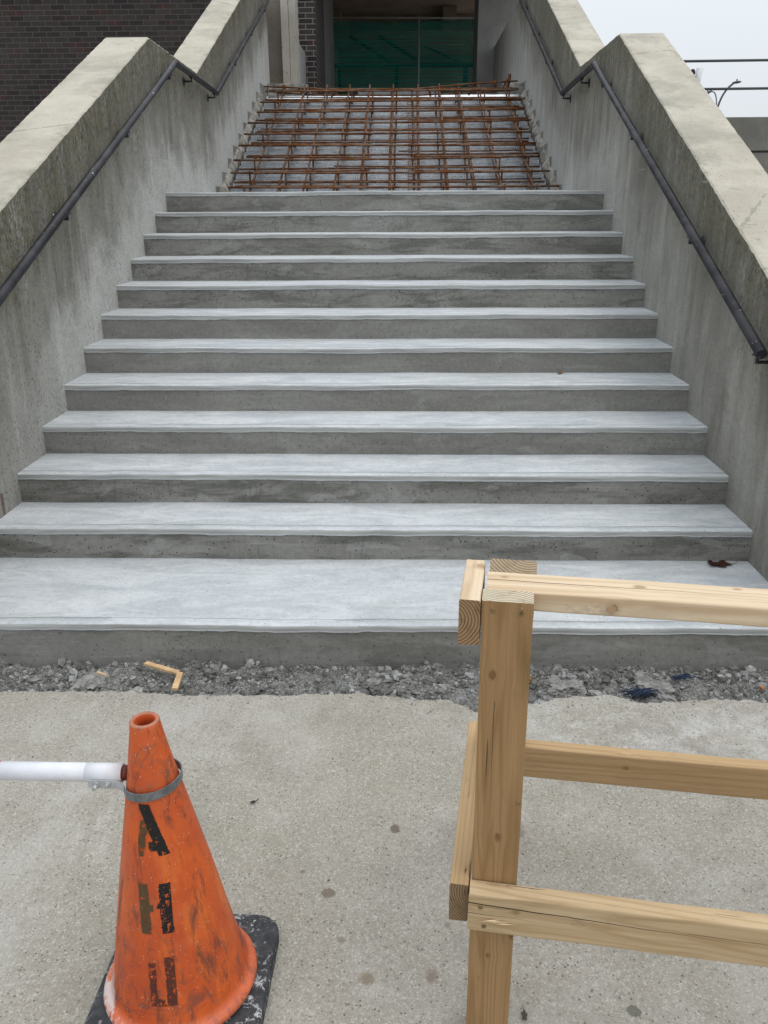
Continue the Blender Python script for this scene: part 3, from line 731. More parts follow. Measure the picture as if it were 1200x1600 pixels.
# ------------------------------------------------------------------ side walls
def side_wall(sgn, name, label, mat):
    x0, x1 = (1.75, 2.08) if sgn > 0 else (-2.08, -1.75)
    if sgn > 0: kn = [(-.66, 2.755-.465*(3.48+.66)), (3.48, 2.755), (4.92, 2.75), (8.33, 2.75+.449*3.41)]
    else: kn = [(-.66, 2.755-.427*(3.46+.66)), (3.46, 2.755), (4.99, 2.735), (8.47, 2.735+.438*3.48)]
    yend = 13.19 if sgn > 0 else 9.6
    ztop = 4.27
    base = [kn[0], kn[1], kn[2], (kn[3][0], ztop), (yend, ztop)]
    # subdivide the top line so the arris can be a little uneven
    top = []
    for (ya, za), (yb, zb) in zip(base, base[1:]):
        k = max(2, int((yb-ya)/.04))
        for i in range(k): top.append((ya+(yb-ya)*i/k, za+(zb-za)*i/k))
    top.append(base[-1])
    bm = newbm(); bot = -.4
    rows = []
    for (y, z) in top:
        w = .006*nz(y*3, sgn*2)+.004*nz(y*11, sgn*5)
        ch = .008+.006*nz(y*23, sgn*9)+.016*max(0, nz(y*6, sgn*3, 4)-.35)
        xin, xout = (x0, x1) if sgn > 0 else (x1, x0)
        dx = ch*(1 if sgn > 0 else -1)
        rows.append([bm.verts.new(p) for p in ((xin, y, bot), (xin, y, z-.5), (xin, y, z-ch+w), (xin+dx, y, z+w), (xout-dx, y, z+w*.5), (xout, y, z-ch), (xout, y, bot))])
    for a, b in zip(rows, rows[1:]):
        for j in range(6):
            vs_ = (a[j], b[j], b[j+1], a[j+1])
            f = bm.faces.new(vs_ if sgn < 0 else vs_[::-1]); f.material_index = 1 if j in (2, 3, 4) else 0
    bm.faces.new(rows[0] if sgn < 0 else rows[0][::-1]); bm.faces.new(rows[-1][::-1] if sgn < 0 else rows[-1])
    bmesh.ops.recalc_face_normals(bm, faces=bm.faces)
    return tag(finish(name, bm, [mat, M_cop]), label, 'wall')
side_wall(-1, 'stair_wall', 'stained concrete parapet wall with pale sloping top on the left of the stairs', M_wallL)
side_wall(1, 'stair_wall', 'stained concrete parapet wall with pale sloping top on the right of the stairs', M_wallR)

# ------------------------------------------------------------------ handrails
def handrail(sgn, pts, brs, label):
    x = 1.68*sgn; root = empty('handrail', (x, pts[0][0], pts[0][1]))
    tag(root, label, 'handrail', 'steel handrails on the stair walls')
    def L(y, z, xx=x): return (xx-x, y-pts[0][0], z-pts[0][1])
    bm = newbm(); P = [L(*p) for p in pts]; tube(bm, P, .024, 16)
    for p in P[1:-1]: bmesh.ops.create_uvsphere(bm, u_segments=12, v_segments=8, radius=.0255, matrix=Matrix.Translation(p))
    finish('rail_pipe', bm, M_rail, root)
    for y, kind in brs:
        # z of the pipe at y
        for (ya, za), (yb, zb) in zip(pts, pts[1:]):
            if ya <= y <= yb: z = za+(zb-za)*(y-ya)/(yb-ya); break
        b = newbm()
        wx = sgn*1.75
        tube(b, [L(y, z-.056, wx+sgn*.004), L(y, z-.056, wx-sgn*.006)], .036, 18)
        tube(b, [L(y, z-.056, wx-sgn*.004), L(y, z-.056, x), L(y, z-.022, x)], .0075, 8)
        box(b, -.012, .012, y-pts[0][0]-.03, y-pts[0][0]+.03, z-pts[0][1]-.031, z-pts[0][1]-.023)
        for a in (.9, 3.0, 5.1):
            tube(b, [L(y+.024*math.cos(a), z-.056+.024*math.sin(a), wx-sgn*.004), L(y+.024*math.cos(a), z-.056+.024*math.sin(a), wx-sgn*.010)], .005, 6)
        finish('rail_bracket', b, M_rail, root)
handrail(-1, [(-.4, .862), (3.93, 2.656), (5.49, 2.625), (9.25, 4.19)], [(.05, 0), (1.25, 0), (2.48, 0), (3.72, 0), (4.45, 0), (5.38, 0), (6.6, 0), (7.8, 0), (8.95, 0)],
         'dark steel pipe handrail bracketed to the left stair wall')
handrail(1, [(.02, .945), (3.95, 2.622), (5.37, 2.585), (9.1, 4.165)], [(.06, 0), (1.12, 0), (2.55, 0), (3.6, 0), (4.45, 0), (5.3, 0), (6.5, 0), (7.6, 0), (8.8, 0)],
         'dark steel pipe handrail bracketed to the right stair wall')

# ------------------------------------------------------------------ metal deck and reinforcement of the upper flight
SL = .4288; ang = math.atan(SL)
def line(y, off): return 1.828+SL*(y-5.37)+off
root = empty('metal_decking', (0, 5.3, line(5.3, -.3))); tag(root, 'galvanised corrugated steel decking laid on the slope of the unfinished upper flight', 'metal decking')
bm = newbm(); pitch = .205; dep = .024; x0, x1 = -1.665, 1.665
L = (8.66-5.2)/math.cos(ang); npt = int(L/pitch)
prof = []
for k in range(npt):
    for (a, d) in ((0, 0), (.10, 0), (.112, -dep), (.196, -dep)): prof.append((k*pitch+a, d))
prof = [p for p in prof if p[0] <= L] + [(L, 0)]
NXd = 60; rows = []
for (a, d) in prof:
    yy = 5.2+a*math.cos(ang)-d*math.sin(ang); zz = line(5.2, -.27)+a*math.sin(ang)+d*math.cos(ang)
    rows.append([bm.verts.new((x0+(x1-x0)*i/NXd, yy-5.3, zz-line(5.3, -.3)+.0025*nz(i*.6, a*3))) for i in range(NXd+1)])
for a, b in zip(rows, rows[1:]):
    _ri = rows.index(a)
    for i in range(NXd): bm.faces.new((a[i], a[i+1], b[i+1], b[i])).material_index = 0 if _ri % 4 == 3 else 1  # camera-side webs bright, the rest dark: reflected sky put into the colour
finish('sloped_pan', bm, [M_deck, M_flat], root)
# pressed lugs along the crest of every rib
bm = newbm()
for k in range(npt):
    a = k*pitch+.198
    for q, dd in ((.060, -.011), ):
        yy = 5.2+a*math.cos(ang)-dd*math.sin(ang); zz = line(5.2, -.27)+a*math.sin(ang)+dd*math.cos(ang)
        x = x0+.03
        while x < x1-.03:
            c0 = Vector((x, yy-5.3-.004, zz-line(5.3, -.3)+.003)); h = .006
            vs = [bm.verts.new(c0+Vector(p)) for p in ((-h, 0, -.006), (h, 0, -.006), (h*.6, -.006, 0), (-h*.6, -.006, 0), (-h*.6, .012, .002), (h*.6, .012, .002))]
            bm.faces.new((vs[0], vs[1], vs[2], vs[3])); bm.faces.new((vs[3], vs[2], vs[5], vs[4])); bm.faces.new((vs[1], vs[5], vs[2])); bm.faces.new((vs[0], vs[3], vs[4]))
            x += .024
finish('pressed_lugs', bm, mat_simple('shadowed_zinc', (.22, .23, .24), .5, .6, .3, 40), root)
bm = newbm(); box(bm, x0, x1, 8.66-5.3, 10.55-5.3, line(8.66, -.27)-line(5.3, -.3)-.04, line(8.66, -.27)-line(5.3, -.3)+.01)
finish('landing_pan', bm, M_flat, root)
bm = newbm(); box(bm, -.45, .62, 8.60-5.3, 8.64-5.3, line(8.6, -.27)-line(5.3, -.3)+.03, line(8.6, -.27)-line(5.3, -.3)+.085, bev=.004)
finish('edge_flashing', bm, mat_simple('pale_zinc_sheet', (.36, .38, .39), .6, .2, .15), root)

mat_ = empty('reinforcement_mat', (0, 5.4, line(5.4, -.15))); tag(mat_, 'rusty steel reinforcing bars tied in a grid above the metal decking', 'reinforcement')
OZ = line(5.4, -.15)
def rod(bm, pts, r): tube(bm, [(p[0], p[1]-5.4, p[2]-OZ) for p in pts], r*1.2, 7)
rb = random.Random(11)
ybars = [5.44+.3553*k for k in range(9)]
xl = [-1.43+.286*i for i in range(11)]
for k, y in enumerate(ybars):       # one long bar at each future nosing
    bm = newbm(); zz = line(y, -.10); tl = rb.uniform(-.008, .008)
    sag = rb.uniform(.0, .012)
    pts = [(x, y+rb.uniform(-.002, .002), zz+tl*x-sag*(1-(x/1.65)**2)) for x in [(-1.66+rb.uniform(-.03, .05))+(3.3+rb.uniform(-.03, .03))*i/7 for i in range(8)]]
    rod(bm, pts, .0092); finish('transverse_bar', bm, M_rebar, mat_)
    if True:         # lapped shorter bars
        for (xa, xb) in ((-1.55, -.2), (.25, 1.62)):
            if rb.random() < .8:
                bm = newbm(); dy = rb.uniform(.02, .05); zz2 = line(y+dy, -.105)
                e0 = rb.uniform(-.014, .014)
                rod(bm, [(xa, y+dy, zz2-e0), (xb, y+dy, zz2+e0)], .0085); finish('lap_bar', bm, M_rebar, mat_)
for k, y in enumerate([5.71+.3553*k for k in range(9)]):     # lower mat
    bm = newbm(); zz = line(y, -.165)
    tl = rb.uniform(-.005, .005); rod(bm, [(-1.6+rb.uniform(-.05, .05), y, zz-tl), (0, y, zz), (1.6+rb.uniform(-.05, .05), y, zz+tl)], .0085)
    finish('transverse_bar', bm, M_rebar, mat_)
for k in range(9):
    y = 5.52+.3553*k+rb.uniform(-.03, .03); zz = line(y, -.20); xa = rb.choice((-1.6, -1.55, -.6, .1)); xb = rb.choice((.2, .9, 1.55, 1.6)); tl = rb.uniform(-.012, .012)
    bm = newbm(); rod(bm, [(xa, y, zz-tl), ((xa+xb)/2, y+.01, zz-.006), (xb, y, zz+tl)], .006); finish('tie_bar', bm, M_rebar, mat_)
for (xa, xb, za, zb, y) in ((-1.67, 1.62, 3.06, 3.10, 8.46), (-1.5, 1.6, 2.99, 3.0, 8.5)):
    bm = newbm(); rod(bm, [(xa, y, za), (-.9, y, za-.035), (.3, y, za-.045), (1.0, y, zb-.03), (xb, y, zb)], .0085); finish('top_bar', bm, M_rebar, mat_)
for i, x in enumerate(xl):          # bars running up the slope
    bm = newbm(); x2 = x+rb.uniform(-.02, .02); dxx = rb.uniform(-.03, .03)
    ya, yb = 5.32, 8.58
    rod(bm, [(x2, ya, line(ya, -.175)), (x2+dxx*.5+rb.uniform(-.012, .012), 6.9, line(6.9, -.172)), (x2+dxx, yb, line(yb, -.17))], .0085)
    finish('longitudinal_bar', bm, M_rebar, mat_)
    bm = newbm(); xo = x2+.014
    pts = []
    rod(bm, [(xo, ya, line(ya, -.125)), (xo+dxx, yb, line(yb, -.12))], .008)
    finish('longitudinal_bar', bm, M_rebar, mat_)
    xo = x2+.045*(1 if rb.random() < .7 else -1)      # bent bars that follow the future steps
    for k, y in enumerate(ybars):
        zz = line(y, -.10); jx = rb.uniform(-.012, .012)
        if rb.random() < .9:
            bm = newbm(); rod(bm, [(xo+jx, y+.02, zz-.15), (xo+jx, y+.004, zz+.012), (xo+jx, y+.05, zz+.014), (xo+jx, y+.24, zz+.004)], .0062)
            finish('step_bar', bm, M_rebar, mat_)
for (x, y, z, dx, dz) in ((-1.42, 8.5, 2.95, .03, .12), (-1.15, 8.5, 2.93, -.09, .10), (-1.12, 8.45, 2.96, .05, .08), (-.8, 8.5, 2.92, .08, .07), (-.5, 8.5, 2.93, .02, .09), (0.0, 8.5, 2.93, .0, .07), (.5, 8.5, 2.93, -.02, .08), (1.0, 8.5, 2.94, .02, .10), (1.42, 8.5, 2.98, .10, .14), (1.35, 8.45, 3.0, -.05, .1), (1.5, 8.5, 2.97, .03, .2)):
    bm = newbm(); rod(bm, [(x, y, z), (x+dx*.6, y-.01, z+dz), (x+dx, y+.03, z+dz*.8)], .009); finish('bar_end', bm, M_rebar, mat_)
bm = newbm()
for x in (.2, .27):                  # thin wire ladder lying in the troughs
    rod(bm, [(x, 5.4, line(5.4, -.2)), (x+.02, 6.8, line(6.8, -.2)), (x, 8.3, line(8.3, -.2))], .003)
y = 5.45
while y < 8.3:
    rod(bm, [(.2, y, line(y, -.2)), (.28, y+.02, line(y+.02, -.2))], .0025); y += .08
finish('wire_ladder', bm, mat_simple('rusty_wire', (.16, .06, .035), .8, 0, .3), mat_)

# ragged old concrete left along both walls
def ragged(sgn, label):
    bm = newbm(); n = 260; rows = []
    for i in range(n+1):
        y = 5.25+3.45*i/n
        w = .03+.06*abs(nz(y*9, sgn*4))+.05*abs(nz(y*31, sgn)); zt = line(y, -.27)+.05*nz(y*9, sgn*3)+.05*nz(y*27, sgn*8)+.02*nz(y*70, sgn)
        xw = sgn*1.752; xi = sgn*(1.75-w)
        rows.append([bm.verts.new(p) for p in ((xw, y, zt+.05), (sgn*(1.75-w*.5), y, zt+.03*nz(y*14, 5)+.02), (xi, y, zt-.02), (xi+sgn*.02, y, zt-.14), (xw, y, zt-.2))])
    for a, b in zip(rows, rows[1:]):
        for j in range(4): bm.faces.new((a[j], b[j], b[j+1], a[j+1]) if sgn < 0 else (a[j+1], b[j+1], b[j], a[j]))
    bm.faces.new(rows[0][::-1] if sgn < 0 else rows[0]); bm.faces.new(rows[-1] if sgn < 0 else rows[-1][::-1])
    tag(finish('broken_stair_edge', bm, M_broken), label, 'broken concrete')
ragged(-1, 'ragged edge of old concrete along the left wall beside the reinforcing bars')
ragged(1, 'ragged edge of old concrete along the right wall beside the reinforcing bars')

# broken slab stub under the left column, and at the right wall
def block(name, x0, x1, y0, y1, z0, z1, label, seed):
    bm = newbm(); box(bm, x0, x1, y0, y1, z0, z1); bmesh.ops.subdivide_edges(bm, edges=bm.edges, cuts=9, use_grid_fill=True)
    for v in bm.verts:
        if v.co.y < y1-.02: v.co += Vector((.03*nz(v.co.x*9, v.co.y*9, v.co.z*9+seed), .05*nz(v.co.x*8+seed, v.co.y*8, v.co.z*8), .03*nz(v.co.x*11, v.co.y*11+seed, v.co.z*11)))
    return tag(finish(name, bm, M_broken), label, 'broken concrete')
block('broken_slab_stub', -1.745, -1.2, 9.3, 9.95, 2.75, 3.2, 'rough broken floor stub below the ribbed column at the top of the stairs', 2)
block('broken_slab_stub', 1.5, 1.745, 8.85, 9.7, 2.75, 3.13, 'rough broken floor stub against the right wall at the top of the stairs', 5)

# ------------------------------------------------------------------ building at the top
bld = empty('brick_building', (-1.2, 10.85, 0)); bld.location = (0, 0, 0)
tag(bld, 'dark brown brick building with a deep shaded entrance at the head of the stairs', 'building')
bm = newbm(); box(bm, -16, -1.2, 10.85, 12.4, -.4, 6.0); finish('brick_wall', bm, M_brick, bld)
bm = newbm(); box(bm, -1.36, -1.235, 12.405, 14.95, 2.6, 5.4); finish('entrance_side_wall', bm, M_lowc, bld)
bm = newbm(); box(bm, -1.75, -1.55, 12.42, 22, 2.6, 5.38); finish('inner_side_wall', bm, M_dark, bld)
bm = newbm(); box(bm, 1.455, 2.62, 13.2, 14.2, -.4, 5.4); finish('concrete_pier', bm, M_lowc, bld)
bm = newbm(); box(bm, -16, 2.62, 10.6, 22.4, 5.405, 6.4); finish('roof_slab', bm, M_dark, bld)
for a_ in ((-1.54, 1.79, 16.4, 16.8, 5.12, 5.40), (.93, 1.2, 15.6, 16.39, 5.06, 5.40), (-1.54, -1.15, 15.8, 16.38, 5.2, 5.40)):
    bm = newbm(); box(bm, *a_); finish('ceiling_beam', bm, M_dark, bld)
bm = newbm(); box(bm, -1.54, 4.4, 21.6, 22.1, 2.6, 5.38); finish('back_wall', bm, M_dark, bld)
bm = newbm(); box(bm, -1.75, 2.3, 10.6, 22.3, 3.0, 3.2); finish('entrance_floor', bm, M_lowc, bld)
bm = newbm(); box(bm, -1.56, -1.455, 9.60, 9.98, 3.2, 5.404, bev=.008); box(bm, -1.452, -1.36, 9.606, 9.98, 3.2, 5.403, bev=.008); box(bm, -1.9, -1.562, 9.76, 9.98, 3.2, 5.402, mi=1)
tag(finish('concrete_column', bm, [M_col, M_colr]), 'ribbed pale concrete column standing behind the left stair wall', 'column')
bm = newbm(); box(bm, -1.55, -1.362, 9.99, 10.84, 2.6, 3.82, bev=.012)
tag(finish('curb_wall', bm, M_lowc), 'low grey concrete wall between the ribbed column and the brickwork', 'low wall')

# green mesh fence
fn = empty('mesh_fence', (0, 15, 3.2)); tag(fn, 'steel frame fence covered in dark green privacy mesh across the entrance', 'fence')
M_galv = mat_simple('dull_galvanised_pipe', (.42, .43, .43), .5, .2, .2)
bm = newbm(); NXf, NZf = 90, 40
g = [[bm.verts.new((-1.45+3.0*i/NXf, .02*nz(i*.07, j*.09)+.006*nz(i*.3, j*.2), .03+1.83*j/NZf - (.035*math.sin(math.pi*i/NXf)+.02*abs(math.sin(i*.35)) if j == NZf else 0))) for j in range(NZf+1)] for i in range(NXf+1)]
for i in range(NXf):
    for j in range(NZf): bm.faces.new((g[i][j], g[i+1][j], g[i+1][j+1], g[i][j+1]))
finish('privacy_mesh', bm, mat_fabric(), fn, smooth=True)
for x in (-1.45, .44, 1.55):
    bm = newbm(); tube(bm, [(x, -.035, 0), (x, -.035, 1.9)], .018 if x != .44 else .014, 10); finish('fence_post', bm, M_galv, fn)
bm = newbm(); tube(bm, [(-1.45, -.03, 1.89), (1.55, -.03, 1.86)], .013, 8); finish('top_rail', bm, M_galv, fn)
M_blk = mat_simple('black_painted_steel', (.006, .006, .007), .6, 0, .2)
gr = empty('guard_rail', (0, 15.2, 3.2)); tag(gr, 'dark barrier with posts and a top rail seen through the green mesh', 'barrier')
for x, ww in ((-1.15, .03), (.0, .04), (1.38, .05)):
    bm = newbm(); box(bm, x-ww, x+ww, -.03, .03, 0, 1.08); finish('barrier_post', bm, M_blk, gr)
for a_ in ((-1.3, .45, -.02, .02, 1.06, 1.10), (.452, 1.55, -.025, .025, 1.04, 1.12)):
    bm = newbm(); box(bm, *a_); finish('barrier_rail', bm, M_blk, gr)
for a_, b_, r_ in (((-.95, 0, 1.62), (-.1, 0, 1.12), .03), ((-.35, 0, 1.6), (.5, 0, 1.12), .035), ((.55, 0, 1.42), (1.3, 0, 1.12), .018)):
    bm = newbm(); tube(bm, [a_, b_], r_, 8); finish('mesh_fold_bar', bm, M_blk, gr)  # dark bars added to imitate folds in the hanging mesh

# ------------------------------------------------------------------ right background
tp = empty('terrace_parapet', (0, 0, 0))
for nm, a in (('upper_panel', (12, 12.35, 2.475, 2.992)), ('joint', (12.08, 12.3, 2.44, 2.474)), ('lower_panel', (12.02, 12.35, -.4, 2.439))):
    bm = newbm(); box(bm, 3.3, 14, *a); finish(nm, bm, M_par, tp)
tag(tp, 'dark weathered concrete terrace wall beyond the right stair wall', 'wall')
rl = empty('terrace_railing', (3.3, 12.15, 2.99)); tag(rl, 'two horizontal steel tubes of a railing above the terrace wall', 'railing')
for z0, z1 in ((3.835, 3.86), (3.42, 3.432)):
    bm = newbm(); tube(bm, [(3.4-3.3, -.15, z0-2.99-.006), (14-3.3, -.15, z1-2.99+.02)], .021, 10); finish('rail_tube', bm, mat_simple('grey_tube', (.085, .09, .095), .6, 0, .05), rl)
for x in (.3, 4.6, 9.0):
    bm = newbm(); tube(bm, [(x, -.15, -.05), (x, -.15, .86)], .021, 10); finish('rail_post', bm, M_galv, rl)
fx = empty('security_camera', (5.12, 12.5, 2.8)); tag(fx, 'white tapering fixture with a round black end above the terrace wall', 'camera')
bm = newbm(); tube(bm, [(.03, 0, 0), (.05, 0, .6), (.06, 0, .78), (.085, 0, 1.0)], .05, 14, radii=[.035, .035, .05, .062]); finish('white_housing', bm, mat_simple('white_enamel', (.75, .77, .78), .4, 0, .05), fx)
bm = newbm(); bmesh.ops.create_uvsphere(bm, u_segments=16, v_segments=10, radius=.06, matrix=Matrix.Translation((-.045, -.03, .93)) @ Matrix.Scale(.75, 4, (1, 0, 0))); finish('black_dome', bm, M_blk, fx, smooth=True)
lp = empty('street_lamp', (16.45, 45, -.4)); tag(lp, 'distant two-armed street lamp rising past the right stair wall', 'street lamp')
M_lamp = mat_simple('dark_bronze_pole', (.06, .062, .065), .5, .4, .2)
bm = newbm(); tube(bm, [(0, 0, 0), (0, 0, 3), (0.02, 0, 6.2), (.06, 0, 6.9)], .09, 10, radii=[.11, .10, .075, .06]); finish('lamp_pole', bm, M_lamp, lp)
def arc(pts, n=14):
    p0, p1, p2 = [Vector(p) for p in pts]; return [p0*(1-t)**2+p1*2*t*(1-t)+p2*t*t for t in [i/n for i in range(n+1)]]
bm = newbm(); tube(bm, arc([(.06, 0, 6.8), (.2, 0, 7.75), (.75, 0, 8.1)]), .05, 8); finish('lamp_arm', bm, M_lamp, lp)
bm = newbm(); tube(bm, arc([(.05, 0, 6.7), (.0, 0, 7.95), (-.42, 0, 7.7)]), .035, 8); finish('lamp_arm', bm, mat_simple('pale_pole', (.22, .23, .25), .5, .3, .1), lp)
for x, z, tl in ((.92, 8.16, .12), (-.52, 7.66, .55)):
    bm = newbm(); bmesh.ops.create_uvsphere(bm, u_segments=14, v_segments=8, radius=1, matrix=Matrix.Translation((x, 0, z)) @ Matrix.Rotation(-tl, 4, 'Y') @ Matrix.Diagonal((.24, .11, .065, 1)))
    tube(bm, [(x, 0, z+.05), (x, 0, z+.16)], .03, 6)
    finish('lamp_head', bm, M_lamp, lp, smooth=False)

# ------------------------------------------------------------------ wooden barricade
BA = (.303, -2.247, GZ); BYAW = R_(-8)
bar = empty('wooden_barricade', BA, (0, 0, BYAW)); tag(bar, 'open barricade frame nailed from pale lumber in front of the stairs', 'barricade')
TL, TD = (.70, .565, .40), (.48, .335, .195)  # top rail and end block paler than the other boards
W_topr = mat_wood('pale_pine_rail', TL, TD, 1.0, ((.27, .012, .019, .005), (.22, -.042, -.004, .0055), (.44, .03, .019, .0035), (.03, .02, .019, .003), (1.4, 0, .019, .009)), (('y', .006, -.008, 0, .75, .0011),))
W_blk = mat_wood('pale_pine_block', TL, TD, 2.0, ((.15, .04, .012, .006),))
W_old = mat_wood('honey_brown_pine', (.38, .235, .11), (.22, .12, .045), 3.0, ((.145, -.020, .024, .0045), (.50, .004, .024, .0045), (.80, -.004, .024, .003), (.74, .042, .024, .004)), (('y', -.014, 0, .2, .5, .0006),))
W_front = mat_wood('planed_spruce_front', (.56, .42, .255), (.34, .22, .105), 6.0, ((.115, -.018, -.019, .005), (.43, -.040, -.019, .010), (.09, .012, .019, .004), (.85, .01, -.019, .009)), (('y', .022, -.035, 0, .62, .0014), ('y', -.003, -.01, 0, .16, .0007)))
W_mid = mat_wood('planed_spruce', (.47, .325, .175), (.30, .18, .08), 8.0, ((.02, .02, .019, .005), (.33, .012, .019, .0035), (.8, -.015, -.019, .009)))
E_post = mat_endgrain('post_end_grain', (.56, .50, .38), (.26, .19, .11), -.012, -.055, .0062)
E_leg = mat_endgrain('grey_brown_end_grain', (.36, .28, .185), (.17, .115, .065), .03, -.05, .006)
E_dark = mat_endgrain('weathered_end_grain', (.34, .22, .115), (.12, .065, .03), .004, -.034, .0056)
E_dark2 = mat_endgrain('frayed_end_grain', (.26, .18, .10), (.09, .055, .03), .03, .07, .005)
def board(name, L_, w, d, o, xa, ya, mat, emat, seed=0.0, label=None, frays=False):
    """board of length L_ along its local x, width w along local y, thickness d along local z"""
    za = Vector(xa).cross(Vector(ya)).normalized()
    bm = newbm(); n = max(2, int(L_/.03)); rr = .0035; rings = []
    sec = []
    for cx_, cy_, a0 in ((w/2-rr, d/2-rr, 0), (-w/2+rr, d/2-rr, 90), (-w/2+rr, -d/2+rr, 180), (w/2-rr, -d/2+rr, 270)):
        for k in range(4):
            a = R_(a0+30*k); sec.append((cx_+rr*math.cos(a), cy_+rr*math.sin(a)))
    for i in range(n+1):
        x = L_*i/n; bow = .0018*math.sin(x*2.1+seed); cup = .0012*nz(x*5, seed)
        rings.append([bm.verts.new((x+(.0025*nz(q[0]*90, q[1]*90, seed) if i in (0, n) else 0), q[0]+bow+.0008*nz(x*9, q[0]*30, seed), q[1]+cup)) for q in sec])
    m_ = len(sec)
    for a, b in zip(rings, rings[1:]):
        for j in range(m_):
            f = bm.faces.new((a[j], b[j], b[(j+1) % m_], a[(j+1) % m_]))
    bm.faces.new(rings[0]).material_index = 1; bm.faces.new(rings[-1][::-1]).material_index = 1
    bmesh.ops.recalc_face_normals(bm, faces=bm.faces)
    ob = finish(name, bm, [mat, emat], bar)
    xa = Vector(xa).normalized(); ya = Vector(ya).normalized()
    ob.matrix_local = Matrix(((xa.x, ya.x, za.x, o[0]), (xa.y, ya.y, za.y, o[1]), (xa.z, ya.z, za.z, o[2]), (0, 0, 0, 1)))
    if label: ob['label'] = label
    return ob
H = .888-GZ
# local frame of the barricade: x right, y away from the stairs side, z up from the slab
board('post', H, .088, .047, (.044, .0235, H), (0, 0, -1), (1, 0, 0), W_old, E_post, .3)                       # front post (hangs down from its top)
rl_top = (.15, .545); dz_ = .70
foot_y, top_y = .155+.545*H, .155
def leg(xc, nm='leg'):
    v = Vector((0, foot_y-top_y, -H+.0)); return board(nm, v.length, .088, .036, (xc, top_y+.002, H-.002), v.normalized(), (1, 0, 0), W_old, E_leg, 1.1)
leg(.050)
board('top_rail', 2.5, .083, .037, (.006, .0915, H-.0215), (1, 0, 0), (0, 1, 0), W_topr, E_dark, 2.0)
board('end_block', .180, .088, .037, (-.0205, -.002, H-.044), (0, 1, 0), (0, 0, 1), W_blk, E_dark, 3.0)
board('end_rail', .56, .090, .037, (-.0215, -.022, .285-GZ-.045), (0, 1, 0), (0, 0, 1), W_mid, E_dark2, 4.0)
board('front_rail', 2.5, .092, .038, (-.001, -.0205, .284-GZ-.046), (1, 0, -.004), (.004, 0, 1), W_front, E_dark, 5.0)
board('rear_rail', 2.4, .088, .038, (.02, .494, .262-GZ-.044), (1, 0, 0), (0, 0, 1), W_mid, E_dark, 6.2)
board('post', H, .088, .047, (2.40, .0235, H), (0, 0, -1), (1, 0, 0), W_old, E_post, 7.3)
leg(2.40)
M_screw = mat_simple('brassy_screw', (.28, .20, .10), .35, .8, .2)
def screw(x, z, y=0.0, bent=0):
    bm = newbm()
    tube(bm, [(x, y+.002, z), (x, y-.0015, z)], .0045, 10); 
    if bent: tube(bm, [(x, y-.001, z), (x+.001, y-.010, z+.006), (x+.001, y-.012, z+.016)], .0016, 6)
    finish('screw', bm, M_screw, bar)
screw(.020, H-.018); screw(.068, H-.020, bent=1); screw(.083, .62)
screw(.022, .284-GZ-.032, -.0400); screw(.030, .284-GZ-.078, -.0400)
for (x, z, l, a) in ((.05, .371, .03, .15), (.066, .368, .024, -.1), (.044, .373, .018, .6)):
    bm = newbm(); tube(bm, [(x-l, -.0415, z-l*.2), (x, -.0445, z), (x+l, -.042, z+l*math.sin(a)*.3)], .0014, 5, radii=[.0004, .0016, .0003]); finish('splinter', bm, mat_simple('fresh_splinter', (.72, .55, .34), .7, 0, .1), bar)

# ------------------------------------------------------------------ traffic cone and bar
CX, CY = -.331, -2.14
tilt = R_(-1.35)
cone = empty('traffic_cone', (CX, CY, GZ)); tag(cone, 'scuffed orange traffic cone with worn black stencil letters and black rubber base', 'traffic cone')
bm = newbm(); hw = .19; cc = .055
def rsq(z, inset=0):
    out = []
    for sx, sy, a0 in ((1, 1, 0), (-1, 1, 90), (-1, -1, 180), (1, -1, 270)):
        for k in range(7):
            a = R_(a0+15*k); out.append((sx*(hw-cc)+(cc-inset)*math.cos(a), sy*(hw-cc)+(cc-inset)*math.sin(a), z))
    return out
levels = [rsq(.0, 0), rsq(.026, .0), rsq(.033, .004), rsq(.036, .012)]
rg = [[bm.verts.new(p) for p in l] for l in levels]
for a, b in zip(rg, rg[1:]):
    for j in range(len(a)): bm.faces.new((a[j], a[(j+1) % len(a)], b[(j+1) % len(b)], b[j]))
bm.faces.new(rg[-1]); bm.faces.new(rg[0][::-1])
pl = finish('rubber_base', bm, mat_rubber(), cone); pl.rotation_euler = (0, 0, R_(-1)); pl.location = (.008, -.004, 0)
PR = [(.168, .0365), (.170, .042), (.166, .050), (.158, .054), (.1525, .058), (.149, .070), (.134, .14), (.1235, .20), (.0975, .34), (.079, .44), (.0485, .60), (.0305, .705), (.0297, .714), (.0275, .717), (.0225, .717), (.0205, .714), (.0195, .70), (.0415, .60), (.072, .44)]
def rad_at(h):
    P = PR[5:12]
    for (r0, h0), (r1, h1) in zip(P, P[1:]):
        if h0 <= h <= h1: return r0+(r1-r0)*(h-h0)/(h1-h0)
    return P[-1][0]
tmat = Matrix.Rotation(tilt, 4, 'Y')
bm = newbm(); SG = 96; fullp = []
for (r0, h0), (r1, h1) in zip(PR, PR[1:]):
    k = max(1, int(abs(h1-h0)/.012))
    for q in range(k): fullp.append((r0+(r1-r0)*q/k, h0+(h1-h0)*q/k))
fullp.append(PR[-1]); rg = []
for (r0, h0) in fullp:
    rg.append([bm.verts.new(((r0+.0012*nz(math.cos(2*math.pi*j/SG)*2, math.sin(2*math.pi*j/SG)*2, h0*7)*(1 if h0 < .7 else .3))*math.cos(2*math.pi*j/SG), (r0+.0012*nz(math.cos(2*math.pi*j/SG)*2, math.sin(2*math.pi*j/SG)*2, h0*7))*math.sin(2*math.pi*j/SG), h0)) for j in range(SG)])
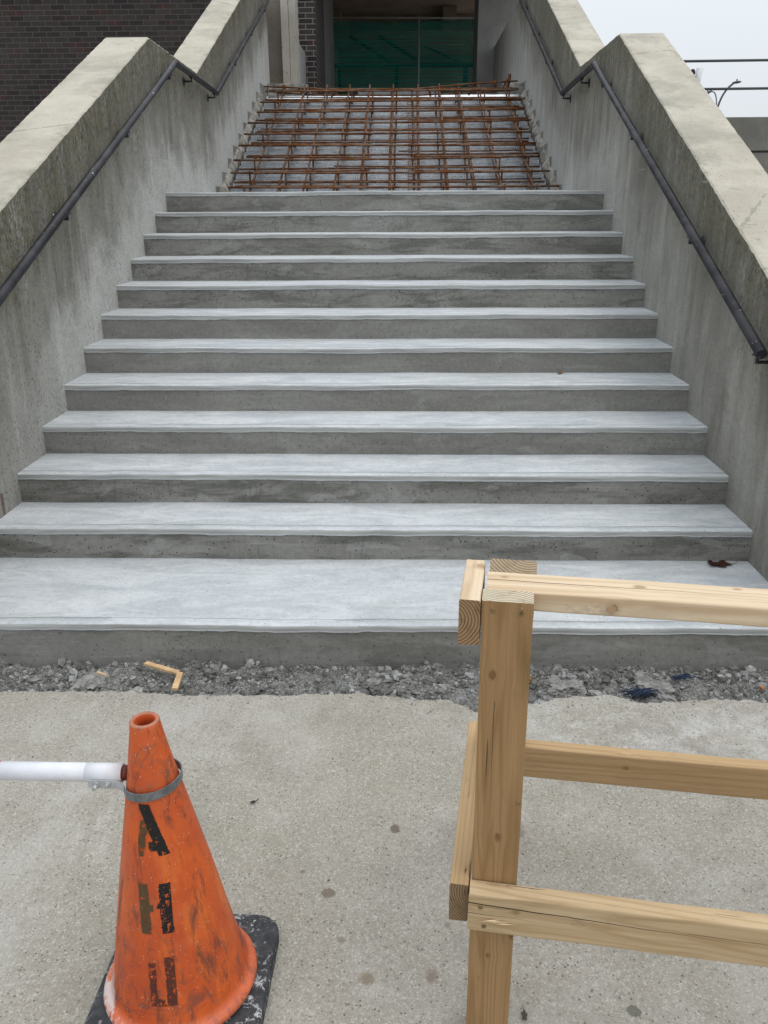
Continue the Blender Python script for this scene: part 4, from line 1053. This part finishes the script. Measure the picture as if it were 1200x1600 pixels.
for a, b in zip(rg, rg[1:]):
    for j in range(SG): bm.faces.new((a[j], a[(j+1) % SG], b[(j+1) % SG], b[j]))
cb = finish('cone_body', bm, mat_cone(), cone, smooth=True); cb.rotation_euler = (0, tilt, 0)
# stencilled letters, worn away in places
def glyph_A(s_, t_):        # s across 0..1, t down 0..1
    if .70-.0 > t_ and abs(s_-(.34-.10*0)) < 0: return 0
    rl_ = .30+.50*t_; ll = .42-.40*t_
    if abs(s_-rl_) < .17: return 2
    if t_ > .30 and abs(s_-ll) < .12: return 1
    if .72 < t_ < .90 and .36 < s_ < .62: return 2
    if t_ < .12 and .16 < s_ < .5: return 1
    return 0
def glyph_H(s_, t_):
    if .02 < s_ < .32: return 1
    if .64 < s_ < .98: return 2
    if .40 < t_ < .54 and .32 <= s_ < .44: return 1
    if .38 < t_ < .5 and .56 < s_ <= .64: return 2
    return 0
def glyph_U(s_, t_):
    if .66 < s_ < .98: return 2
    if .10 < s_ < .34 and t_ > .12: return 1
    if t_ > .86 and .2 < s_ < .75: return 1
    return 0
M_lb = mat_lettering((.012, .011, .011), 'black_stencil_paint'); M_lo = mat_lettering((.085, .055, .025), 'faded_olive_stencil_paint'); M_lr = mat_lettering((.09, .025, .018), 'rubbed_stencil_paint')
def letter(fn_, h1, h0, th, width, wear, mats, seed, lab):
    bm = newbm(); NS, NTt = 46, 74
    grid = {}
    def P(i, j):
        if (i, j) not in grid:
            s_ = i/NS; t_ = j/NTt; h = h1+(h0-h1)*t_; r = rad_at(h)+.0009
            a = R_(th)+(s_-.5)*width/r
            grid[(i, j)] = bm.verts.new((r*math.cos(a), r*math.sin(a), h))
        return grid[(i, j)]
    for i in range(NS):
        for j in range(NTt):
            s_, t_ = (i+.5)/NS, (j+.5)/NTt
            jit = .02*nz(t_*9, s_*9, seed)
            k = fn_(s_+jit, t_+jit)
            if not k: continue
            w_ = nz(s_*7+seed, t_*11, 1)*.55+nz(s_*26, t_*40+seed, 2)*.5+.25*nz(s_*6, t_*60, seed)
            if w_ > wear[k-1]: continue
            f = bm.faces.new((P(i, j), P(i, j+1), P(i+1, j+1), P(i+1, j))); f.material_index = k-1
    ob = finish('stencil_letter', bm, mats, cb); ob['label'] = lab
letter(glyph_A, .556, .445, -83, .066, (.12, .42), [M_lo, M_lb], 1.3, 'worn black stencilled letter A')
letter(glyph_H, .385, .275, -88, .070, (.32, .22), [M_lo, M_lb], 4.6, 'worn black stencilled letter H with its crossbar gone')
letter(glyph_U, .222, .112, -88, .062, (.10, .24), [M_lr, M_lr], 9.2, 'almost rubbed-out stencilled letter at the foot of the cone')
# bar
PB = empty('barrier_pole', (-.405, CY, .441)); tag(PB, 'white barrier pole clamped to the neck of the orange cone by a steel strap', 'barrier pole')
M_white = mat_simple('scuffed_white_pvc', (.70, .71, .745), .42, 0, .08, 12)
M_red = mat_simple('red_band_plastic', (.55, .03, .015), .45, 0, .15)
bm = newbm(); tube(bm, [(0, 0, 0), (-.253, 0, .0015)], .0190, 28); tube(bm, [(-.004, 0, 0), (-.075, 0, .0005)], .0194, 28); finish('white_tube', bm, M_white, PB)
bm = newbm(); tube(bm, [(-.2535, 0, .0015), (-.60, 0, .003)], .0191, 28); finish('red_band', bm, M_red, PB)
bm = newbm(); tube(bm, [(-.6005, 0, .003), (-1.9, 0, .01)], .0190, 28); finish('white_tube', bm, M_white, PB)
bm = newbm(); tube(bm, [(.012, 0, 0), (-.002, 0, 0)], .0155, 20); finish('end_plug', bm, mat_simple('dark_red_plug', (.10, .02, .015), .6), PB)
# strap: flat strip that rides round the cone, tilted, with a tab under the pole
M_strap = mat_simple('scraped_grey_strap', (.20, .215, .225), .42, .55, .3, 60)
bm = newbm(); NS = 80
cxs, rs_ = (-.3445+.405), .0575
hgt = .019; th_ = .0022
ringv = []
for i in range(NS+1):
    a = R_(-150)+R_(300)*i/NS
    x = cxs+rs_*math.cos(a); y = rs_*math.sin(a)
    z = -.015+.15*(x-cxs)
    d = Vector((math.cos(a), math.sin(a), 0))
    zc = Vector((0, 0, hgt/2))
    p = Vector((x, y, z)); _ = 0; ringv.append([bm.verts.new(q) for q in (p+zc, p+d*th_+zc, p+d*th_-zc, p-zc)])
for a, b in zip(ringv, ringv[1:]):
    for j in range(4): bm.faces.new((a[j], b[j], b[(j+1) % 4], a[(j+1) % 4]))
bmesh.ops.recalc_face_normals(bm, faces=bm.faces)
finish('strap_ring', bm, M_strap, PB)
bm = newbm()
pathx = [(-.066, -.0215, -.012), (-.022, -.0215, -.0125), (-.004, -.0216, -.0135), (.004, -.0235, -.017), (.0105, -.0275, -.0208)]
rr_ = []
for (x, y, z) in pathx: rr_.append([bm.verts.new(p) for p in ((x, y+.001, z+.0095), (x, y-.0015, z+.0095), (x, y-.0015, z-.0095), (x, y+.001, z-.0095))])
for a, b in zip(rr_, rr_[1:]):
    for j in range(4): bm.faces.new((a[j], a[(j+1) % 4], b[(j+1) % 4], b[j]))
bm.faces.new(rr_[0][::-1]); bm.faces.new(rr_[-1]); bmesh.ops.recalc_face_normals(bm, faces=bm.faces)
finish('strap_tab', bm, mat_simple('bare_zinc_tab', (.52, .54, .56), .4, .5, .15), PB)
for x, l in ((-.048, .012), (-.026, .004)):
    bm = newbm(); tube(bm, [(x, -.022, -.012), (x, -.0225-.004, -.012)], .0075, 6); tube(bm, [(x, -.025, -.012), (x, -.0265-l, -.012)], .0042, 10); finish('bolt', bm, M_galv, PB)

# ------------------------------------------------------------------ small things in the rubble
M_lath = mat_simple('pale_lath', (.55, .37, .20), .75, 0, .2, 25)
bm = newbm()
def flat_stick(bm, a, b, w, t):
    a = Vector(a); b = Vector(b); d = (b-a).normalized(); sd_ = d.cross(Vector((0, 0, 1))).normalized(); u = sd_.cross(d)
    vs = [bm.verts.new(p) for e in (a, b) for p in (e+sd_*w+u*t, e-sd_*w+u*t, e-sd_*w-u*t, e+sd_*w-u*t)]
    for f in ((0, 1, 2, 3), (7, 6, 5, 4), (0, 4, 5, 1), (1, 5, 6, 2), (2, 6, 7, 3), (3, 7, 4, 0)): bm.faces.new([vs[i] for i in f])
z0 = GZ-.002
flat_stick(bm, (-.838, -.712, z0+.012), (-.69, -.785, z0+.014), .0105, .005)
flat_stick(bm, (-.683, -.786, z0+.013), (-.678, -.888, z0+.006), .011, .005)
bmesh.ops.recalc_face_normals(bm, faces=bm.faces)
tag(finish('snapped_lath', bm, M_lath), 'thin strip of pale wood snapped into an L in the rubble behind the cone', 'wood strip')
bm = newbm(); flat_stick(bm, (-1.01, -.77, GZ+.004), (-.965, -.795, GZ+.004), .004, .002)
tag(finish('wood_splinter', bm, M_lath), 'short tan splinter in the rubble left of the snapped wood strip', 'splinter')
bm = newbm(); stone(bm, 1.495, -.845, GZ+.004, .024, .5, random.Random(5))
tag(finish('brick_chip', bm, mat_simple('orange_chip', (.42, .16, .05), .85)), 'small orange chip in the rubble at the right edge', 'chip')
M_fib = mat_simple('navy_fibre', (.014, .03, .065), .6, 0, .4, 60)
def fibres(cx_, cy_, n, sp, lab):
    bm = newbm(); r = random.Random(int(cx_*100)); z = GZ
    for i in range(n):
        x = cx_+r.gauss(0, sp); y = cy_+r.gauss(0, sp*.45); a = r.gauss(.25, .35); l = r.uniform(.015, .04)
        zz = fillz(x, y)+.018+r.uniform(0, .012)
        tube(bm, [(x-l*math.cos(a), y-l*math.sin(a), zz), (x, y+r.gauss(0, .002), zz+.006), (x+l*math.cos(a), y+l*math.sin(a), zz-.003)], .0016, 5)
    tag(finish('fibre_tangle', bm, M_fib), lab, 'fibres', 'tangles of blue fibre in the rubble')
fibres(1.045, -.86, 60, .022, 'larger tangle of dark blue fibres at the slab edge in the rubble')
fibres(1.235, -.765, 26, .011, 'smaller tuft of dark blue fibres farther right in the rubble')
